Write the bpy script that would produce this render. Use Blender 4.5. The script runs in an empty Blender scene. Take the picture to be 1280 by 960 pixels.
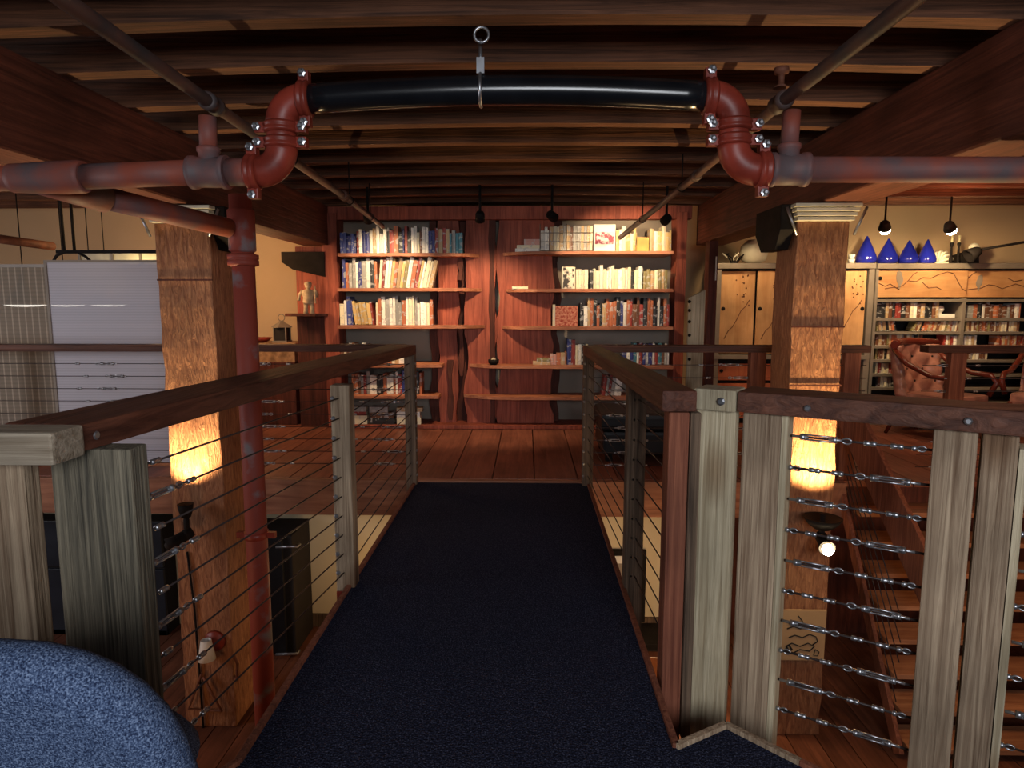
import bpy, bmesh, math, random
from mathutils import Vector, Matrix
S = bpy.context.scene
COL = S.collection
R = random.Random(7)
PI = math.pi

# ---------------------------------------------------------------- camera, world, light, exposure
FPX, EYE = 820.0, 1.37
PITCH, YAW = math.atan(100 / FPX), math.atan(19 / FPX)
cam_d = bpy.data.cameras.new('camera'); cam_d.sensor_width = 36; cam_d.lens = 36 * FPX / 1280
cam_d.clip_start = 0.05
cam = bpy.data.objects.new('camera', cam_d); COL.objects.link(cam)
cam.location = (0, 0, EYE); cam.rotation_euler = (PI / 2 - PITCH, 0, YAW)
S.camera = cam
S.view_settings.view_transform = 'Standard'; S.view_settings.look = 'None'
S.view_settings.gamma = 1; S.view_settings.use_curve_mapping = False
S.view_settings.exposure = 0.0
w = bpy.data.worlds.new('world'); S.world = w; w.use_nodes = True
w.node_tree.nodes['Background'].inputs[0].default_value = (0.35, 0.38, 0.5, 1)
w.node_tree.nodes['Background'].inputs[1].default_value = 0.03

def lamp(kind, name, loc, target, energy, color, size=0.1, spot=60, blend=0.5, sizey=None):
    d = bpy.data.lights.new(name, kind); d.energy = energy; d.color = color
    if kind == 'AREA':
        d.size = size
        if sizey: d.shape = 'RECTANGLE'; d.size_y = sizey
    else:
        d.shadow_soft_size = size
    if kind == 'SPOT': d.spot_size = math.radians(spot); d.spot_blend = blend
    o = bpy.data.objects.new(name, d); COL.objects.link(o); o.location = loc
    if target is not None:
        o.rotation_euler = (Vector(target) - Vector(loc)).to_track_quat('-Z', 'Y').to_euler()
    return o
WARM = (1.0, 0.62, 0.30); AMBER = (1.0, 0.50, 0.20); RED = (1.0, 0.33, 0.16); COOL = (0.62, 0.76, 1.0)
# daylight from the window behind the photographer
lamp('AREA', 'window_light_behind', (0.6, -2.2, 1.9), (0.0, 2.2, 0.9), 125, (0.92, 0.95, 1.0), 2.2, sizey=1.2)
# daylight entering the left bay
lamp('AREA', 'window_light_left', (-6.3, 2.0, 1.2), (-3.2, 5.6, 0.8), 60, (0.90, 0.88, 0.93), 1.4, sizey=1.4)
# warm rooms beyond and below
lamp('POINT', 'room_light_left', (-3.4, 6.6, 1.9), None, 38, WARM, 0.2)
lamp('POINT', 'room_light_back_left', (-2.85, 6.75, 1.6), None, 14, AMBER, 0.15)
lamp('POINT', 'room_light_right', (4.0, 5.9, 2.1), None, 22, RED, 0.2)
lamp('POINT', 'lower_light_left', (-1.2, 5.15, -1.0), None, 6, WARM, 0.15)
lamp('POINT', 'lower_light_right', (1.0, 4.5, -1.0), None, 22, WARM, 0.15)
lamp('POINT', 'lower_light_stairs', (3.4, 3.4, 0.1), None, 26, AMBER, 0.15)
lamp('POINT', 'lower_light_front', (-2.6, 3.0, -0.9), None, 9, AMBER, 0.15)

# ---------------------------------------------------------------- helpers
def ray(px, py):
    u = (480 - py) / FPX; r = (px - 640) / FPX
    y = math.cos(PITCH) + u * math.sin(PITCH); z = -math.sin(PITCH) + u * math.cos(PITCH)
    c, s = math.cos(YAW), math.sin(YAW)
    return Vector((c * r - s * y, s * r + c * y, z))
def at(px, py, Y):
    v = ray(px, py); return Vector((0, 0, EYE)) + v * (Y / v.y)
def atz(px, py, Z):
    v = ray(px, py); return Vector((0, 0, EYE)) + v * ((Z - EYE) / v.z)

ORG = {}
def frame_of(d, up=Vector((0, 0, 1))):
    d = d.normalized()
    if abs(d.dot(up)) > 0.98: up = Vector((0, 1, 0))
    x = d.cross(up).normalized(); z = x.cross(d).normalized()
    return x, d, z

class MB:
    def __init__(s): s.v = []; s.f = []; s.m = []; s.sm = []
    def add(s, vs, fs, mi=0, smooth=False):
        b = len(s.v); s.v += [Vector(q) for q in vs]
        for f in fs: s.f.append([b + i for i in f]); s.m.append(mi); s.sm.append(smooth)
        return s
    def box(s, c, size, rot=None, mi=0):
        c = Vector(c); h = [q / 2 for q in size]
        vs = []
        for i in (-1, 1):
            for j in (-1, 1):
                for k in (-1, 1):
                    p = Vector((i * h[0], j * h[1], k * h[2]))
                    if rot is not None: p = rot @ p
                    vs.append(c + p)
        return s.add(vs, [(0, 1, 3, 2), (4, 6, 7, 5), (0, 4, 5, 1), (2, 3, 7, 6), (0, 2, 6, 4), (1, 5, 7, 3)], mi)
    def lohi(s, lo, hi, mi=0):
        return s.box([(a + b) / 2 for a, b in zip(lo, hi)], [b - a for a, b in zip(lo, hi)], None, mi)
    def beam(s, p, q, w_, h_, mi=0, up=Vector((0, 0, 1))):
        p, q = Vector(p), Vector(q); x, y, z = frame_of(q - p, up)
        return s.box((p + q) / 2, (w_, (q - p).length, h_), Matrix((x, y, z)).transposed(), mi)
    def tube(s, pts, r, n=10, mi=0, caps=True, rs=None):
        pts = [Vector(p) for p in pts]; b = len(s.v); k = len(pts)
        prev = None
        for i, p in enumerate(pts):
            d = (pts[min(i + 1, k - 1)] - pts[max(i - 1, 0)]).normalized()
            if prev is None: x, _, z = frame_of(d)
            else:
                x = (prev - d * prev.dot(d)).normalized(); z = x.cross(d).normalized()
            prev = x
            rr = rs[i] if rs else r
            for j in range(n):
                a = 2 * PI * j / n
                s.v.append(p + (x * math.cos(a) + z * math.sin(a)) * rr)
        for i in range(k - 1):
            for j in range(n):
                s.f.append([b + i * n + j, b + i * n + (j + 1) % n, b + (i + 1) * n + (j + 1) % n, b + (i + 1) * n + j]); s.m.append(mi); s.sm.append(True)
        if caps:
            s.f.append([b + j for j in range(n)][::-1]); s.m.append(mi); s.sm.append(False)
            s.f.append([b + (k - 1) * n + j for j in range(n)]); s.m.append(mi); s.sm.append(False)
        return s
    def lathe(s, prof, c=(0, 0, 0), n=20, mi=0, axis=None, smooth=True):
        c = Vector(c)
        x, y, z = frame_of(Vector(axis)) if axis is not None else (Vector((1, 0, 0)), Vector((0, 0, 1)), Vector((0, 1, 0)))
        b = len(s.v); k = len(prof)
        for r, h in prof:
            for j in range(n):
                a = 2 * PI * j / n
                s.v.append(c + y * h + (x * math.cos(a) + z * math.sin(a)) * max(r, 1e-4))
        for i in range(k - 1):
            for j in range(n):
                s.f.append([b + i * n + j, b + i * n + (j + 1) % n, b + (i + 1) * n + (j + 1) % n, b + (i + 1) * n + j]); s.m.append(mi); s.sm.append(smooth)
        s.f.append([b + j for j in range(n)][::-1]); s.m.append(mi); s.sm.append(False)
        s.f.append([b + (k - 1) * n + j for j in range(n)]); s.m.append(mi); s.sm.append(False)
        return s
    def ball(s, c, r, n=12, mi=0, sc=(1, 1, 1)):
        prof = [(r * math.sin(PI * i / 8), -r * math.cos(PI * i / 8)) for i in range(9)]
        b = len(s.v); s.lathe(prof, (0, 0, 0), n, mi)
        for i in range(b, len(s.v)): s.v[i] = Vector(c) + Vector([q * k for q, k in zip(s.v[i], sc)])
        return s
    def torus(s, c, R_, r, normal, n=14, m=6, mi=0, sx=1.0, xdir=None):
        x, d, z = frame_of(Vector(normal))
        if xdir is not None:
            x = Vector(xdir).normalized(); z = x.cross(d).normalized()
        c = Vector(c); b = len(s.v)
        for i in range(n):
            a = 2 * PI * i / n; o = x * math.cos(a) * sx + z * math.sin(a); rad = (x * math.cos(a) + z * math.sin(a))
            for j in range(m):
                t = 2 * PI * j / m
                s.v.append(c + o * R_ + rad * r * math.cos(t) + d * r * math.sin(t))
        for i in range(n):
            for j in range(m):
                s.f.append([b + i * m + j, b + i * m + (j + 1) % m, b + ((i + 1) % n) * m + (j + 1) % m, b + ((i + 1) % n) * m + j]); s.m.append(mi); s.sm.append(True)
        return s
    def prism(s, poly, h0, h1, axis='z', mi=0):
        """poly: 2D outline; extruded along axis from h0 to h1 (x: (y,z), y: (x,z), z: (x,y))"""
        def mk(a, b_, h): return {'z': (a, b_, h), 'y': (a, h, b_), 'x': (h, a, b_)}[axis]
        n = len(poly)
        vs = [mk(a, b_, h0) for a, b_ in poly] + [mk(a, b_, h1) for a, b_ in poly]
        fs = [list(range(n))[::-1], list(range(n, 2 * n))] + [[i, (i + 1) % n, n + (i + 1) % n, n + i] for i in range(n)]
        return s.add(vs, fs, mi)
    def build(s, name, mat, parent=None, bevel=0, origin=None, sub=0):
        if parent is not None: o0 = ORG[parent.name]
        elif origin is not None: o0 = Vector(origin)
        else:
            xs = [p.x for p in s.v]; ys = [p.y for p in s.v]; zs = [p.z for p in s.v]
            o0 = Vector(((min(xs) + max(xs)) / 2, (min(ys) + max(ys)) / 2, min(zs)))
        me = bpy.data.meshes.new(name)
        me.from_pydata([p - o0 for p in s.v], [], s.f)
        for m_ in (mat if isinstance(mat, (list, tuple)) else [mat]): me.materials.append(m_)
        me.polygons.foreach_set('material_index', s.m); me.polygons.foreach_set('use_smooth', s.sm)
        bm = bmesh.new(); bm.from_mesh(me)
        bmesh.ops.recalc_face_normals(bm, faces=bm.faces)
        if bevel:
            ed = [e for e in bm.edges if len(e.link_faces) == 2 and e.calc_face_angle(0) > 0.7]
            bmesh.ops.bevel(bm, geom=ed, offset=bevel, segments=2, affect='EDGES', profile=0.6, clamp_overlap=True)
        bm.to_mesh(me); bm.free()
        o = bpy.data.objects.new(name, me); COL.objects.link(o)
        if parent is not None: o.parent = parent; ORG[o.name] = o0
        else: o.location = o0; ORG[o.name] = o0
        if sub:
            md = o.modifiers.new('subdivision', 'SUBSURF'); md.levels = sub; md.render_levels = sub
        return o

def tag(o, label=None, cat=None, group=None, kind=None):
    if label: o['label'] = label
    if cat: o['category'] = cat
    if group: o['group'] = group
    if kind: o['kind'] = kind
    return o
def thing(name, loc, label, cat, group=None):
    o = bpy.data.objects.new(name, None); o.empty_display_size = 0.1; COL.objects.link(o); o.location = loc
    ORG[o.name] = Vector(loc); return tag(o, label, cat, group)
def share(o, parent, loc=None, name=None):
    """one more part that shares its mesh with o, shifted by loc within the thing"""
    c = o.copy(); COL.objects.link(c); c.parent = parent
    if loc is not None: c.location = loc
    ORG[c.name] = ORG[parent.name]
    return c
ORD = ('first second third fourth fifth sixth seventh eighth ninth tenth eleventh twelfth thirteenth fourteenth fifteenth sixteenth seventeenth eighteenth nineteenth '
       'twentieth').split()
TENS = {2: 'twenty', 3: 'thirty', 4: 'forty', 5: 'fifty'}; TTH = {3: 'thirtieth', 4: 'fortieth', 5: 'fiftieth'}
def ordinal(i):
    n = i + 1
    if n <= 20: return ORD[n - 1]
    t, u = divmod(n, 10)
    return TTH[t] if u == 0 else TENS[t] + '-' + ORD[u - 1]

# ---------------------------------------------------------------- materials
def new_mat(name):
    m = bpy.data.materials.new(name); m.use_nodes = True
    nt = m.node_tree; return m, nt, nt.nodes['Principled BSDF']
def N(nt, t, **kw):
    n = nt.nodes.new(t)
    for k, v in kw.items(): setattr(n, k, v)
    return n
def ramp(nt, stops):
    r = N(nt, 'ShaderNodeValToRGB'); e = r.color_ramp.elements
    while len(e) < len(stops): e.new(0.5)
    for q, (p, c) in zip(e, stops): q.position = p; q.color = (*c, 1)
    return r
def coords(nt, scale, offset=True):
    tc = N(nt, 'ShaderNodeTexCoord'); mp = N(nt, 'ShaderNodeMapping'); mp.inputs['Scale'].default_value = scale
    src = tc.outputs['Object']
    if offset:
        oi = N(nt, 'ShaderNodeObjectInfo'); mu = N(nt, 'ShaderNodeMath', operation='MULTIPLY'); mu.inputs[1].default_value = 37
        nt.links.new(oi.outputs['Random'], mu.inputs[0])
        ad = N(nt, 'ShaderNodeVectorMath', operation='ADD')
        nt.links.new(src, ad.inputs[0]); nt.links.new(mu.outputs[0], ad.inputs[1]); src = ad.outputs[0]
    nt.links.new(src, mp.inputs['Vector']); return mp.outputs[0], src
def wood(name, dark, light, axis='X', fine=16, rough=0.7, bump=0.35, stain=None, knots=False, spec=0.3, along=0.9):
    m, nt, b = new_mat(name)
    sc = [fine] * 3; sc['XYZ'.index(axis)] = along
    v, src = coords(nt, sc)
    n = N(nt, 'ShaderNodeTexNoise'); n.inputs['Scale'].default_value = 1.6; n.inputs['Detail'].default_value = 7
    n.inputs['Roughness'].default_value = 0.62; n.inputs['Distortion'].default_value = 0.9
    nt.links.new(v, n.inputs['Vector'])
    mid = [(a + c) / 2 for a, c in zip(dark, light)]
    r = ramp(nt, [(0.3, dark), (0.5, mid), (0.68, light)]); nt.links.new(n.outputs[0], r.inputs[0])
    col = r.outputs[0]
    hb = n.outputs[0]
    n2 = N(nt, 'ShaderNodeTexNoise'); n2.inputs['Scale'].default_value = 2.2; n2.inputs['Detail'].default_value = 4
    nt.links.new(src, n2.inputs['Vector'])
    r2 = ramp(nt, [(0.36, stain or tuple(x * 0.45 for x in dark)), (0.58, (1, 1, 1))] if stain else [(0.3, (0.5, 0.5, 0.5)), (0.62, (1, 1, 1))])
    nt.links.new(n2.outputs[0], r2.inputs[0])
    mx = N(nt, 'ShaderNodeMix', data_type='RGBA', blend_type='MULTIPLY'); mx.inputs[0].default_value = 0.85
    nt.links.new(col, mx.inputs[6]); nt.links.new(r2.outputs[0], mx.inputs[7]); col = mx.outputs[2]
    if knots:
        sc2 = [4.5] * 3; sc2['XYZ'.index(axis)] = 1.7
        mp2 = N(nt, 'ShaderNodeMapping'); mp2.inputs['Scale'].default_value = sc2; nt.links.new(src, mp2.inputs['Vector'])
        vo = N(nt, 'ShaderNodeTexVoronoi'); vo.inputs['Scale'].default_value = 1.0; nt.links.new(mp2.outputs[0], vo.inputs['Vector'])
        r3 = ramp(nt, [(0.08, (0.20, 0.12, 0.08)), (0.17, (0.5, 0.38, 0.3)), (0.30, (1, 1, 1))]); nt.links.new(vo.outputs['Distance'], r3.inputs[0])
        mk = N(nt, 'ShaderNodeMix', data_type='RGBA', blend_type='MULTIPLY'); mk.inputs[0].default_value = 0.9
        nt.links.new(col, mk.inputs[6]); nt.links.new(r3.outputs[0], mk.inputs[7]); col = mk.outputs[2]
    nt.links.new(col, b.inputs['Base Color'])
    b.inputs['Roughness'].default_value = rough; b.inputs['Specular IOR Level'].default_value = spec
    bp = N(nt, 'ShaderNodeBump'); bp.inputs['Strength'].default_value = bump; bp.inputs['Distance'].default_value = 0.02
    nt.links.new(hb, bp.inputs['Height']); nt.links.new(bp.outputs[0], b.inputs['Normal'])
    return m
def plain(name, c, rough=0.6, metal=0.0, var=0.25, scale=8, bump=0.0, spec=0.4, c2=None, lo=0.35, hi=0.65):
    m, nt, b = new_mat(name)
    v, src = coords(nt, (1, 1, 1))
    n = N(nt, 'ShaderNodeTexNoise'); n.inputs['Scale'].default_value = scale; n.inputs['Detail'].default_value = 6
    nt.links.new(v, n.inputs['Vector'])
    r = ramp(nt, [(lo, c2 or tuple(x * (1 - var) for x in c)), (hi, c)]); nt.links.new(n.outputs[0], r.inputs[0])
    nt.links.new(r.outputs[0], b.inputs['Base Color'])
    b.inputs['Roughness'].default_value = rough; b.inputs['Metallic'].default_value = metal; b.inputs['Specular IOR Level'].default_value = spec
    if bump:
        bp = N(nt, 'ShaderNodeBump'); bp.inputs['Strength'].default_value = bump; bp.inputs['Distance'].default_value = 0.01
        nt.links.new(n.outputs[0], bp.inputs['Height']); nt.links.new(bp.outputs[0], b.inputs['Normal'])
    return m
def glow(name, c, strength):
    m, nt, b = new_mat(name)
    b.inputs['Base Color'].default_value = (*c, 1); b.inputs['Emission Color'].default_value = (*c, 1); b.inputs['Emission Strength'].default_value = strength
    return m

M = {}
M['joist'] = wood('joist_wood', (0.045, 0.02, 0.012), (0.24, 0.098, 0.05), 'X', 34, 0.75, 0.5)
M['board'] = wood('ceiling_board_wood', (0.03, 0.016, 0.01), (0.09, 0.045, 0.028), 'Y', 12, 0.8, 0.3)
M['beam'] = wood('beam_wood', (0.06, 0.016, 0.009), (0.19, 0.055, 0.03), 'Y', 26, 0.7, 0.35)
M['column'] = wood('rough_sawn_column_wood', (0.24, 0.085, 0.042), (0.58, 0.27, 0.13), 'Z', 30, 0.75, 1.0, along=6)
M['rail'] = wood('handrail_wood', (0.05, 0.016, 0.010), (0.17, 0.06, 0.035), 'Y', 18, 0.6, 0.6)
M['railx'] = wood('handrail_wood_cross', (0.05, 0.018, 0.012), (0.19, 0.075, 0.045), 'X', 18, 0.6, 0.6)
M['post'] = wood('weathered_post_wood', (0.17, 0.10, 0.058), (0.56, 0.42, 0.285), 'Z', 42, 0.8, 0.6, knots=True)
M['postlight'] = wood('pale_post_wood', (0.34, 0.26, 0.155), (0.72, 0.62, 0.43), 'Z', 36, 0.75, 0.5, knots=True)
M['postdark'] = wood('dark_post_wood', (0.05, 0.032, 0.022), (0.26, 0.17, 0.11), 'Z', 40, 0.8, 0.7)
M['postred'] = wood('red_post_wood', (0.13, 0.035, 0.02), (0.34, 0.12, 0.065), 'Z', 34, 0.75, 0.5)
M['postgreen'] = wood('grey_green_post_wood', (0.045, 0.042, 0.035), (0.36, 0.31, 0.22), 'Z', 40, 0.8, 0.8)
M['cap'] = wood('end_grain_wood', (0.24, 0.18, 0.12), (0.55, 0.46, 0.35), 'X', 34, 0.8, 0.4)
M['floor'] = wood('floor_plank_wood', (0.19, 0.06, 0.037), (0.36, 0.13, 0.08), 'Y', 14, 0.45, 0.15)
M['floorlow'] = wood('lower_floor_wood', (0.10, 0.034, 0.02), (0.22, 0.08, 0.045), 'Y', 14, 0.6, 0.15)
M['floorx'] = wood('floor_rim_wood', (0.24, 0.09, 0.05), (0.46, 0.2, 0.11), 'X', 10, 0.6, 0.2)
M['tread'] = wood('stair_tread_wood', (0.30, 0.12, 0.06), (0.55, 0.26, 0.13), 'X', 10, 0.5, 0.2)
M['shelf'] = wood('shelf_wood', (0.34, 0.10, 0.05), (0.62, 0.26, 0.14), 'X', 20, 0.5, 0.3)
M['slab'] = wood('red_slab_wood', (0.20, 0.040, 0.024), (0.48, 0.125, 0.072), 'Z', 16, 0.6, 0.5)
M['slabdark'] = wood('dark_slab_wood', (0.05, 0.014, 0.009), (0.15, 0.04, 0.025), 'Z', 12, 0.7, 0.4)
M['door_wood'] = wood('cabinet_door_wood', (0.55, 0.27, 0.11), (0.72, 0.42, 0.2), 'Z', 7, 0.4, 0.05)
M['door_woodx'] = wood('cabinet_panel_wood', (0.55, 0.25, 0.10), (0.72, 0.40, 0.18), 'X', 7, 0.4, 0.05)
M['door_red'] = wood('cabinet_red_wood', (0.42, 0.10, 0.05), (0.56, 0.17, 0.08), 'Z', 7, 0.4, 0.05)
M['redpipe'] = plain('red_painted_iron', (0.30, 0.042, 0.024), 0.42, 0, 0.45, 9, 0.25)
M['redpipe_old'] = plain('weathered_red_iron', (0.30, 0.07, 0.042), 0.6, 0, 0.3, 6, 0.4, c2=(0.12, 0.085, 0.09))
M['greypipe'] = plain('grimy_brown_pipe', (0.12, 0.055, 0.04), 0.55, 0, 0.3, 6, 0.3, c2=(0.045, 0.04, 0.042))
M['riser'] = plain('peeling_red_iron', (0.26, 0.045, 0.028), 0.6, 0, 0.3, 4.0, 0.4, c2=(0.20, 0.18, 0.19), lo=0.33, hi=0.42)
M['blackpipe'] = plain('glossy_black_pipe', (0.010, 0.011, 0.014), 0.22, 0, 0.5, 4, 0.05, spec=0.6)
M['steel'] = plain('zinc_steel', (0.46, 0.47, 0.50), 0.34, 0.9, 0.2, 20)
M['cable'] = plain('dark_wire_cable', (0.05, 0.035, 0.033), 0.5, 0.3, 0.3, 30)
M['iron'] = plain('black_iron', (0.018, 0.014, 0.013), 0.75, 0.0, 0.5, 9, 0.2, spec=0.12)
M['rust'] = plain('rusty_iron', (0.22, 0.075, 0.04), 0.7, 0.2, 0.5, 14, 0.3)
M['tan'] = plain('tan_plaster', (0.62, 0.44, 0.26), 0.9, 0, 0.06, 2, 0.05)
M['beige'] = plain('beige_plaster', (0.72, 0.62, 0.42), 0.9, 0, 0.06, 2, 0.05)
M['grey'] = plain('grey_recess_paint', (0.30, 0.25, 0.205), 0.9, 0, 0.1, 3)
M['cabmetal'] = plain('grey_cabinet_frame', (0.26, 0.22, 0.18), 0.5, 0.2, 0.2, 6)
M['dark'] = plain('dark_interior', (0.016, 0.012, 0.011), 0.8)
M['slate'] = plain('dark_slate_panel', (0.02, 0.023, 0.032), 0.4, 0, 0.3, 5)
M['white'] = plain('white_enamel', (0.8, 0.78, 0.72), 0.5, 0, 0.05)
M['blueglass'] = plain('cobalt_glazed_ceramic', (0.015, 0.022, 0.36), 0.12, 0, 0.3, 3, spec=0.8)
M['ivory'] = plain('ivory_ceramic', (0.75, 0.70, 0.55), 0.5, 0, 0.2, 8)
M['stone'] = plain('carved_stone', (0.62, 0.50, 0.34), 0.85, 0, 0.4, 25, 0.4)
M['leather'] = plain('dark_red_leather', (0.42, 0.19, 0.14), 0.28, 0, 0.4, 12, 0.15, spec=0.6)  # base colour lightened to stand in for highlights on the tufts
M['mahogany'] = plain('polished_mahogany', (0.13, 0.022, 0.013), 0.25, 0, 0.3, 10, spec=0.5)
M['blackleather'] = plain('black_leather', (0.010, 0.010, 0.012), 0.45, 0, 0.3, 8, 0.15)
M['stonewood'] = plain('stacked_split_logs', (0.45, 0.26, 0.14), 0.9, 0, 0.55, 14, 0.5)
M['paper'] = plain('book_paper', (0.70, 0.62, 0.46), 0.9, 0, 0.12, 40)
M['orange'] = plain('orange_lacquer', (0.75, 0.22, 0.06), 0.4, 0, 0.1)
M['bulb'] = glow('lamp_glow', (1.0, 0.78, 0.45), 30)
M['hotbulb'] = glow('spot_bulb_glow', (1.0, 0.84, 0.5), 120)
M['diffuser'] = glow('pendant_glow', (1.0, 0.93, 0.8), 7)
M['ink'] = plain('black_ink', (0.02, 0.016, 0.014), 0.8)
M['drawboard'] = plain('tan_drawing_board', (0.55, 0.34, 0.17), 0.8, 0, 0.12, 6)
M['wax'] = plain('candle_wax', (0.8, 0.7, 0.4), 0.6)
M['greybird'] = plain('grey_inlay', (0.30, 0.24, 0.19), 0.6)
M['linework'] = plain('dark_inlay_line', (0.16, 0.06, 0.03), 0.7)

def mk_carpet():
    m, nt, b = new_mat('navy_loop_carpet')
    v, src = coords(nt, (1, 1, 1), False)
    n = N(nt, 'ShaderNodeTexNoise'); n.inputs['Scale'].default_value = 190; n.inputs['Detail'].default_value = 3
    nt.links.new(v, n.inputs['Vector'])
    wv = N(nt, 'ShaderNodeTexVoronoi'); wv.inputs['Scale'].default_value = 120; nt.links.new(v, wv.inputs['Vector'])
    r = ramp(nt, [(0.38, (0.006, 0.007, 0.016)), (0.55, (0.018, 0.021, 0.043)), (0.72, (0.085, 0.09, 0.135))]); nt.links.new(n.outputs[0], r.inputs[0])
    nt.links.new(r.outputs[0], b.inputs['Base Color']); b.inputs['Roughness'].default_value = 0.95; b.inputs['Specular IOR Level'].default_value = 0.1
    bp = N(nt, 'ShaderNodeBump'); bp.inputs['Strength'].default_value = 0.6; bp.inputs['Distance'].default_value = 0.006
    nt.links.new(wv.outputs['Distance'], bp.inputs['Height']); nt.links.new(bp.outputs[0], b.inputs['Normal'])
    return m
M['carpet'] = mk_carpet()
def mk_fabric():
    m, nt, b = new_mat('blue_tweed_fabric')
    v, src = coords(nt, (1, 1, 1), False)
    n = N(nt, 'ShaderNodeTexNoise'); n.inputs['Scale'].default_value = 330; n.inputs['Detail'].default_value = 4
    nt.links.new(v, n.inputs['Vector'])
    r = ramp(nt, [(0.36, (0.014, 0.022, 0.055)), (0.52, (0.065, 0.10, 0.19)), (0.70, (0.21, 0.28, 0.43))]); nt.links.new(n.outputs[0], r.inputs[0])
    nt.links.new(r.outputs[0], b.inputs['Base Color']); b.inputs['Roughness'].default_value = 0.95; b.inputs['Specular IOR Level'].default_value = 0.1
    bp = N(nt, 'ShaderNodeBump'); bp.inputs['Strength'].default_value = 0.5; bp.inputs['Distance'].default_value = 0.004
    nt.links.new(n.outputs[0], bp.inputs['Height']); nt.links.new(bp.outputs[0], b.inputs['Normal'])
    return m
M['fabric'] = mk_fabric()
def mk_screen(name, c, tr, grid):
    m, nt, b = new_mat(name)
    v, src = coords(nt, (1, 1, 1), False)
    wv = N(nt, 'ShaderNodeTexWave'); wv.wave_type = 'BANDS'; wv.bands_direction = 'Z'; wv.inputs['Scale'].default_value = 14 if not grid else 9; wv.inputs['Distortion'].default_value = 0.4
    nt.links.new(v, wv.inputs['Vector'])
    wx = N(nt, 'ShaderNodeTexWave'); wx.wave_type = 'BANDS'; wx.bands_direction = 'X'; wx.inputs['Scale'].default_value = 5.5; nt.links.new(v, wx.inputs['Vector'])
    r = ramp(nt, [(0.0, tuple(q * 0.86 for q in c)), (0.6, c)]); nt.links.new(wv.outputs[1], r.inputs[0])
    col = r.outputs[0]
    if grid:
        r2 = ramp(nt, [(0.86, (0.55, 0.55, 0.55)), (0.96, (1, 1, 1))]); nt.links.new(wx.outputs[1], r2.inputs[0])
        mx = N(nt, 'ShaderNodeMix', data_type='RGBA', blend_type='MULTIPLY'); mx.inputs[0].default_value = 1
        nt.links.new(col, mx.inputs[6]); nt.links.new(r2.outputs[0], mx.inputs[7]); col = mx.outputs[2]
    nt.links.new(col, b.inputs['Base Color']); b.inputs['Roughness'].default_value = 0.9
    t = N(nt, 'ShaderNodeBsdfTransparent'); ms = N(nt, 'ShaderNodeMixShader'); ms.inputs[0].default_value = tr
    nt.links.new(b.outputs[0], ms.inputs[1]); nt.links.new(t.outputs[0], ms.inputs[2])
    nt.links.new(ms.outputs[0], nt.nodes['Material Output'].inputs[0])
    return m
M['screen'] = mk_screen('white_translucent_fabric', (0.62, 0.60, 0.66), 0.22, False)
M['mesh'] = mk_screen('tan_woven_mesh', (0.50, 0.42, 0.33), 0.35, True)
def mk_spine(name, bands):
    m, nt, b = new_mat(name)
    oi = N(nt, 'ShaderNodeObjectInfo'); tc = N(nt, 'ShaderNodeTexCoord'); sp = N(nt, 'ShaderNodeSeparateXYZ')
    nt.links.new(tc.outputs['Generated'], sp.inputs[0])
    ad = N(nt, 'ShaderNodeMath', operation='MULTIPLY_ADD'); ad.inputs[1].default_value = bands
    mu = N(nt, 'ShaderNodeMath', operation='MULTIPLY'); mu.inputs[1].default_value = 50
    nt.links.new(oi.outputs['Random'], mu.inputs[0])
    nt.links.new(sp.outputs[2], ad.inputs[0]); nt.links.new(mu.outputs[0], ad.inputs[2])
    cb = N(nt, 'ShaderNodeCombineXYZ'); nt.links.new(ad.outputs[0], cb.inputs[2])
    gx = N(nt, 'ShaderNodeMath', operation='MULTIPLY'); gx.inputs[1].default_value = 0.6
    nt.links.new(sp.outputs[0], gx.inputs[0]); nt.links.new(gx.outputs[0], cb.inputs[0])
    n = N(nt, 'ShaderNodeTexNoise'); n.inputs['Scale'].default_value = 1.0; n.inputs['Detail'].default_value = 2; nt.links.new(cb.outputs[0], n.inputs['Vector'])
    r = ramp(nt, [(0.55, (0, 0, 0)), (0.58, (1, 1, 1))]); nt.links.new(n.outputs[0], r.inputs[0])
    inv = N(nt, 'ShaderNodeInvert'); nt.links.new(oi.outputs['Color'], inv.inputs['Color']); inv.inputs[0].default_value = 0.75
    mf = N(nt, 'ShaderNodeMath', operation='MULTIPLY'); mf.inputs[1].default_value = 0.42; nt.links.new(r.outputs[0], mf.inputs[0])
    mx = N(nt, 'ShaderNodeMix', data_type='RGBA'); nt.links.new(mf.outputs[0], mx.inputs[0])
    nt.links.new(oi.outputs['Color'], mx.inputs[6]); nt.links.new(inv.outputs[0], mx.inputs[7])
    nt.links.new(mx.outputs[2], b.inputs['Base Color']); b.inputs['Roughness'].default_value = 0.5
    return m
M['spine'] = mk_spine('printed_book_cover', 5)
M['case'] = mk_spine('printed_case_spine', 3)

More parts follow.
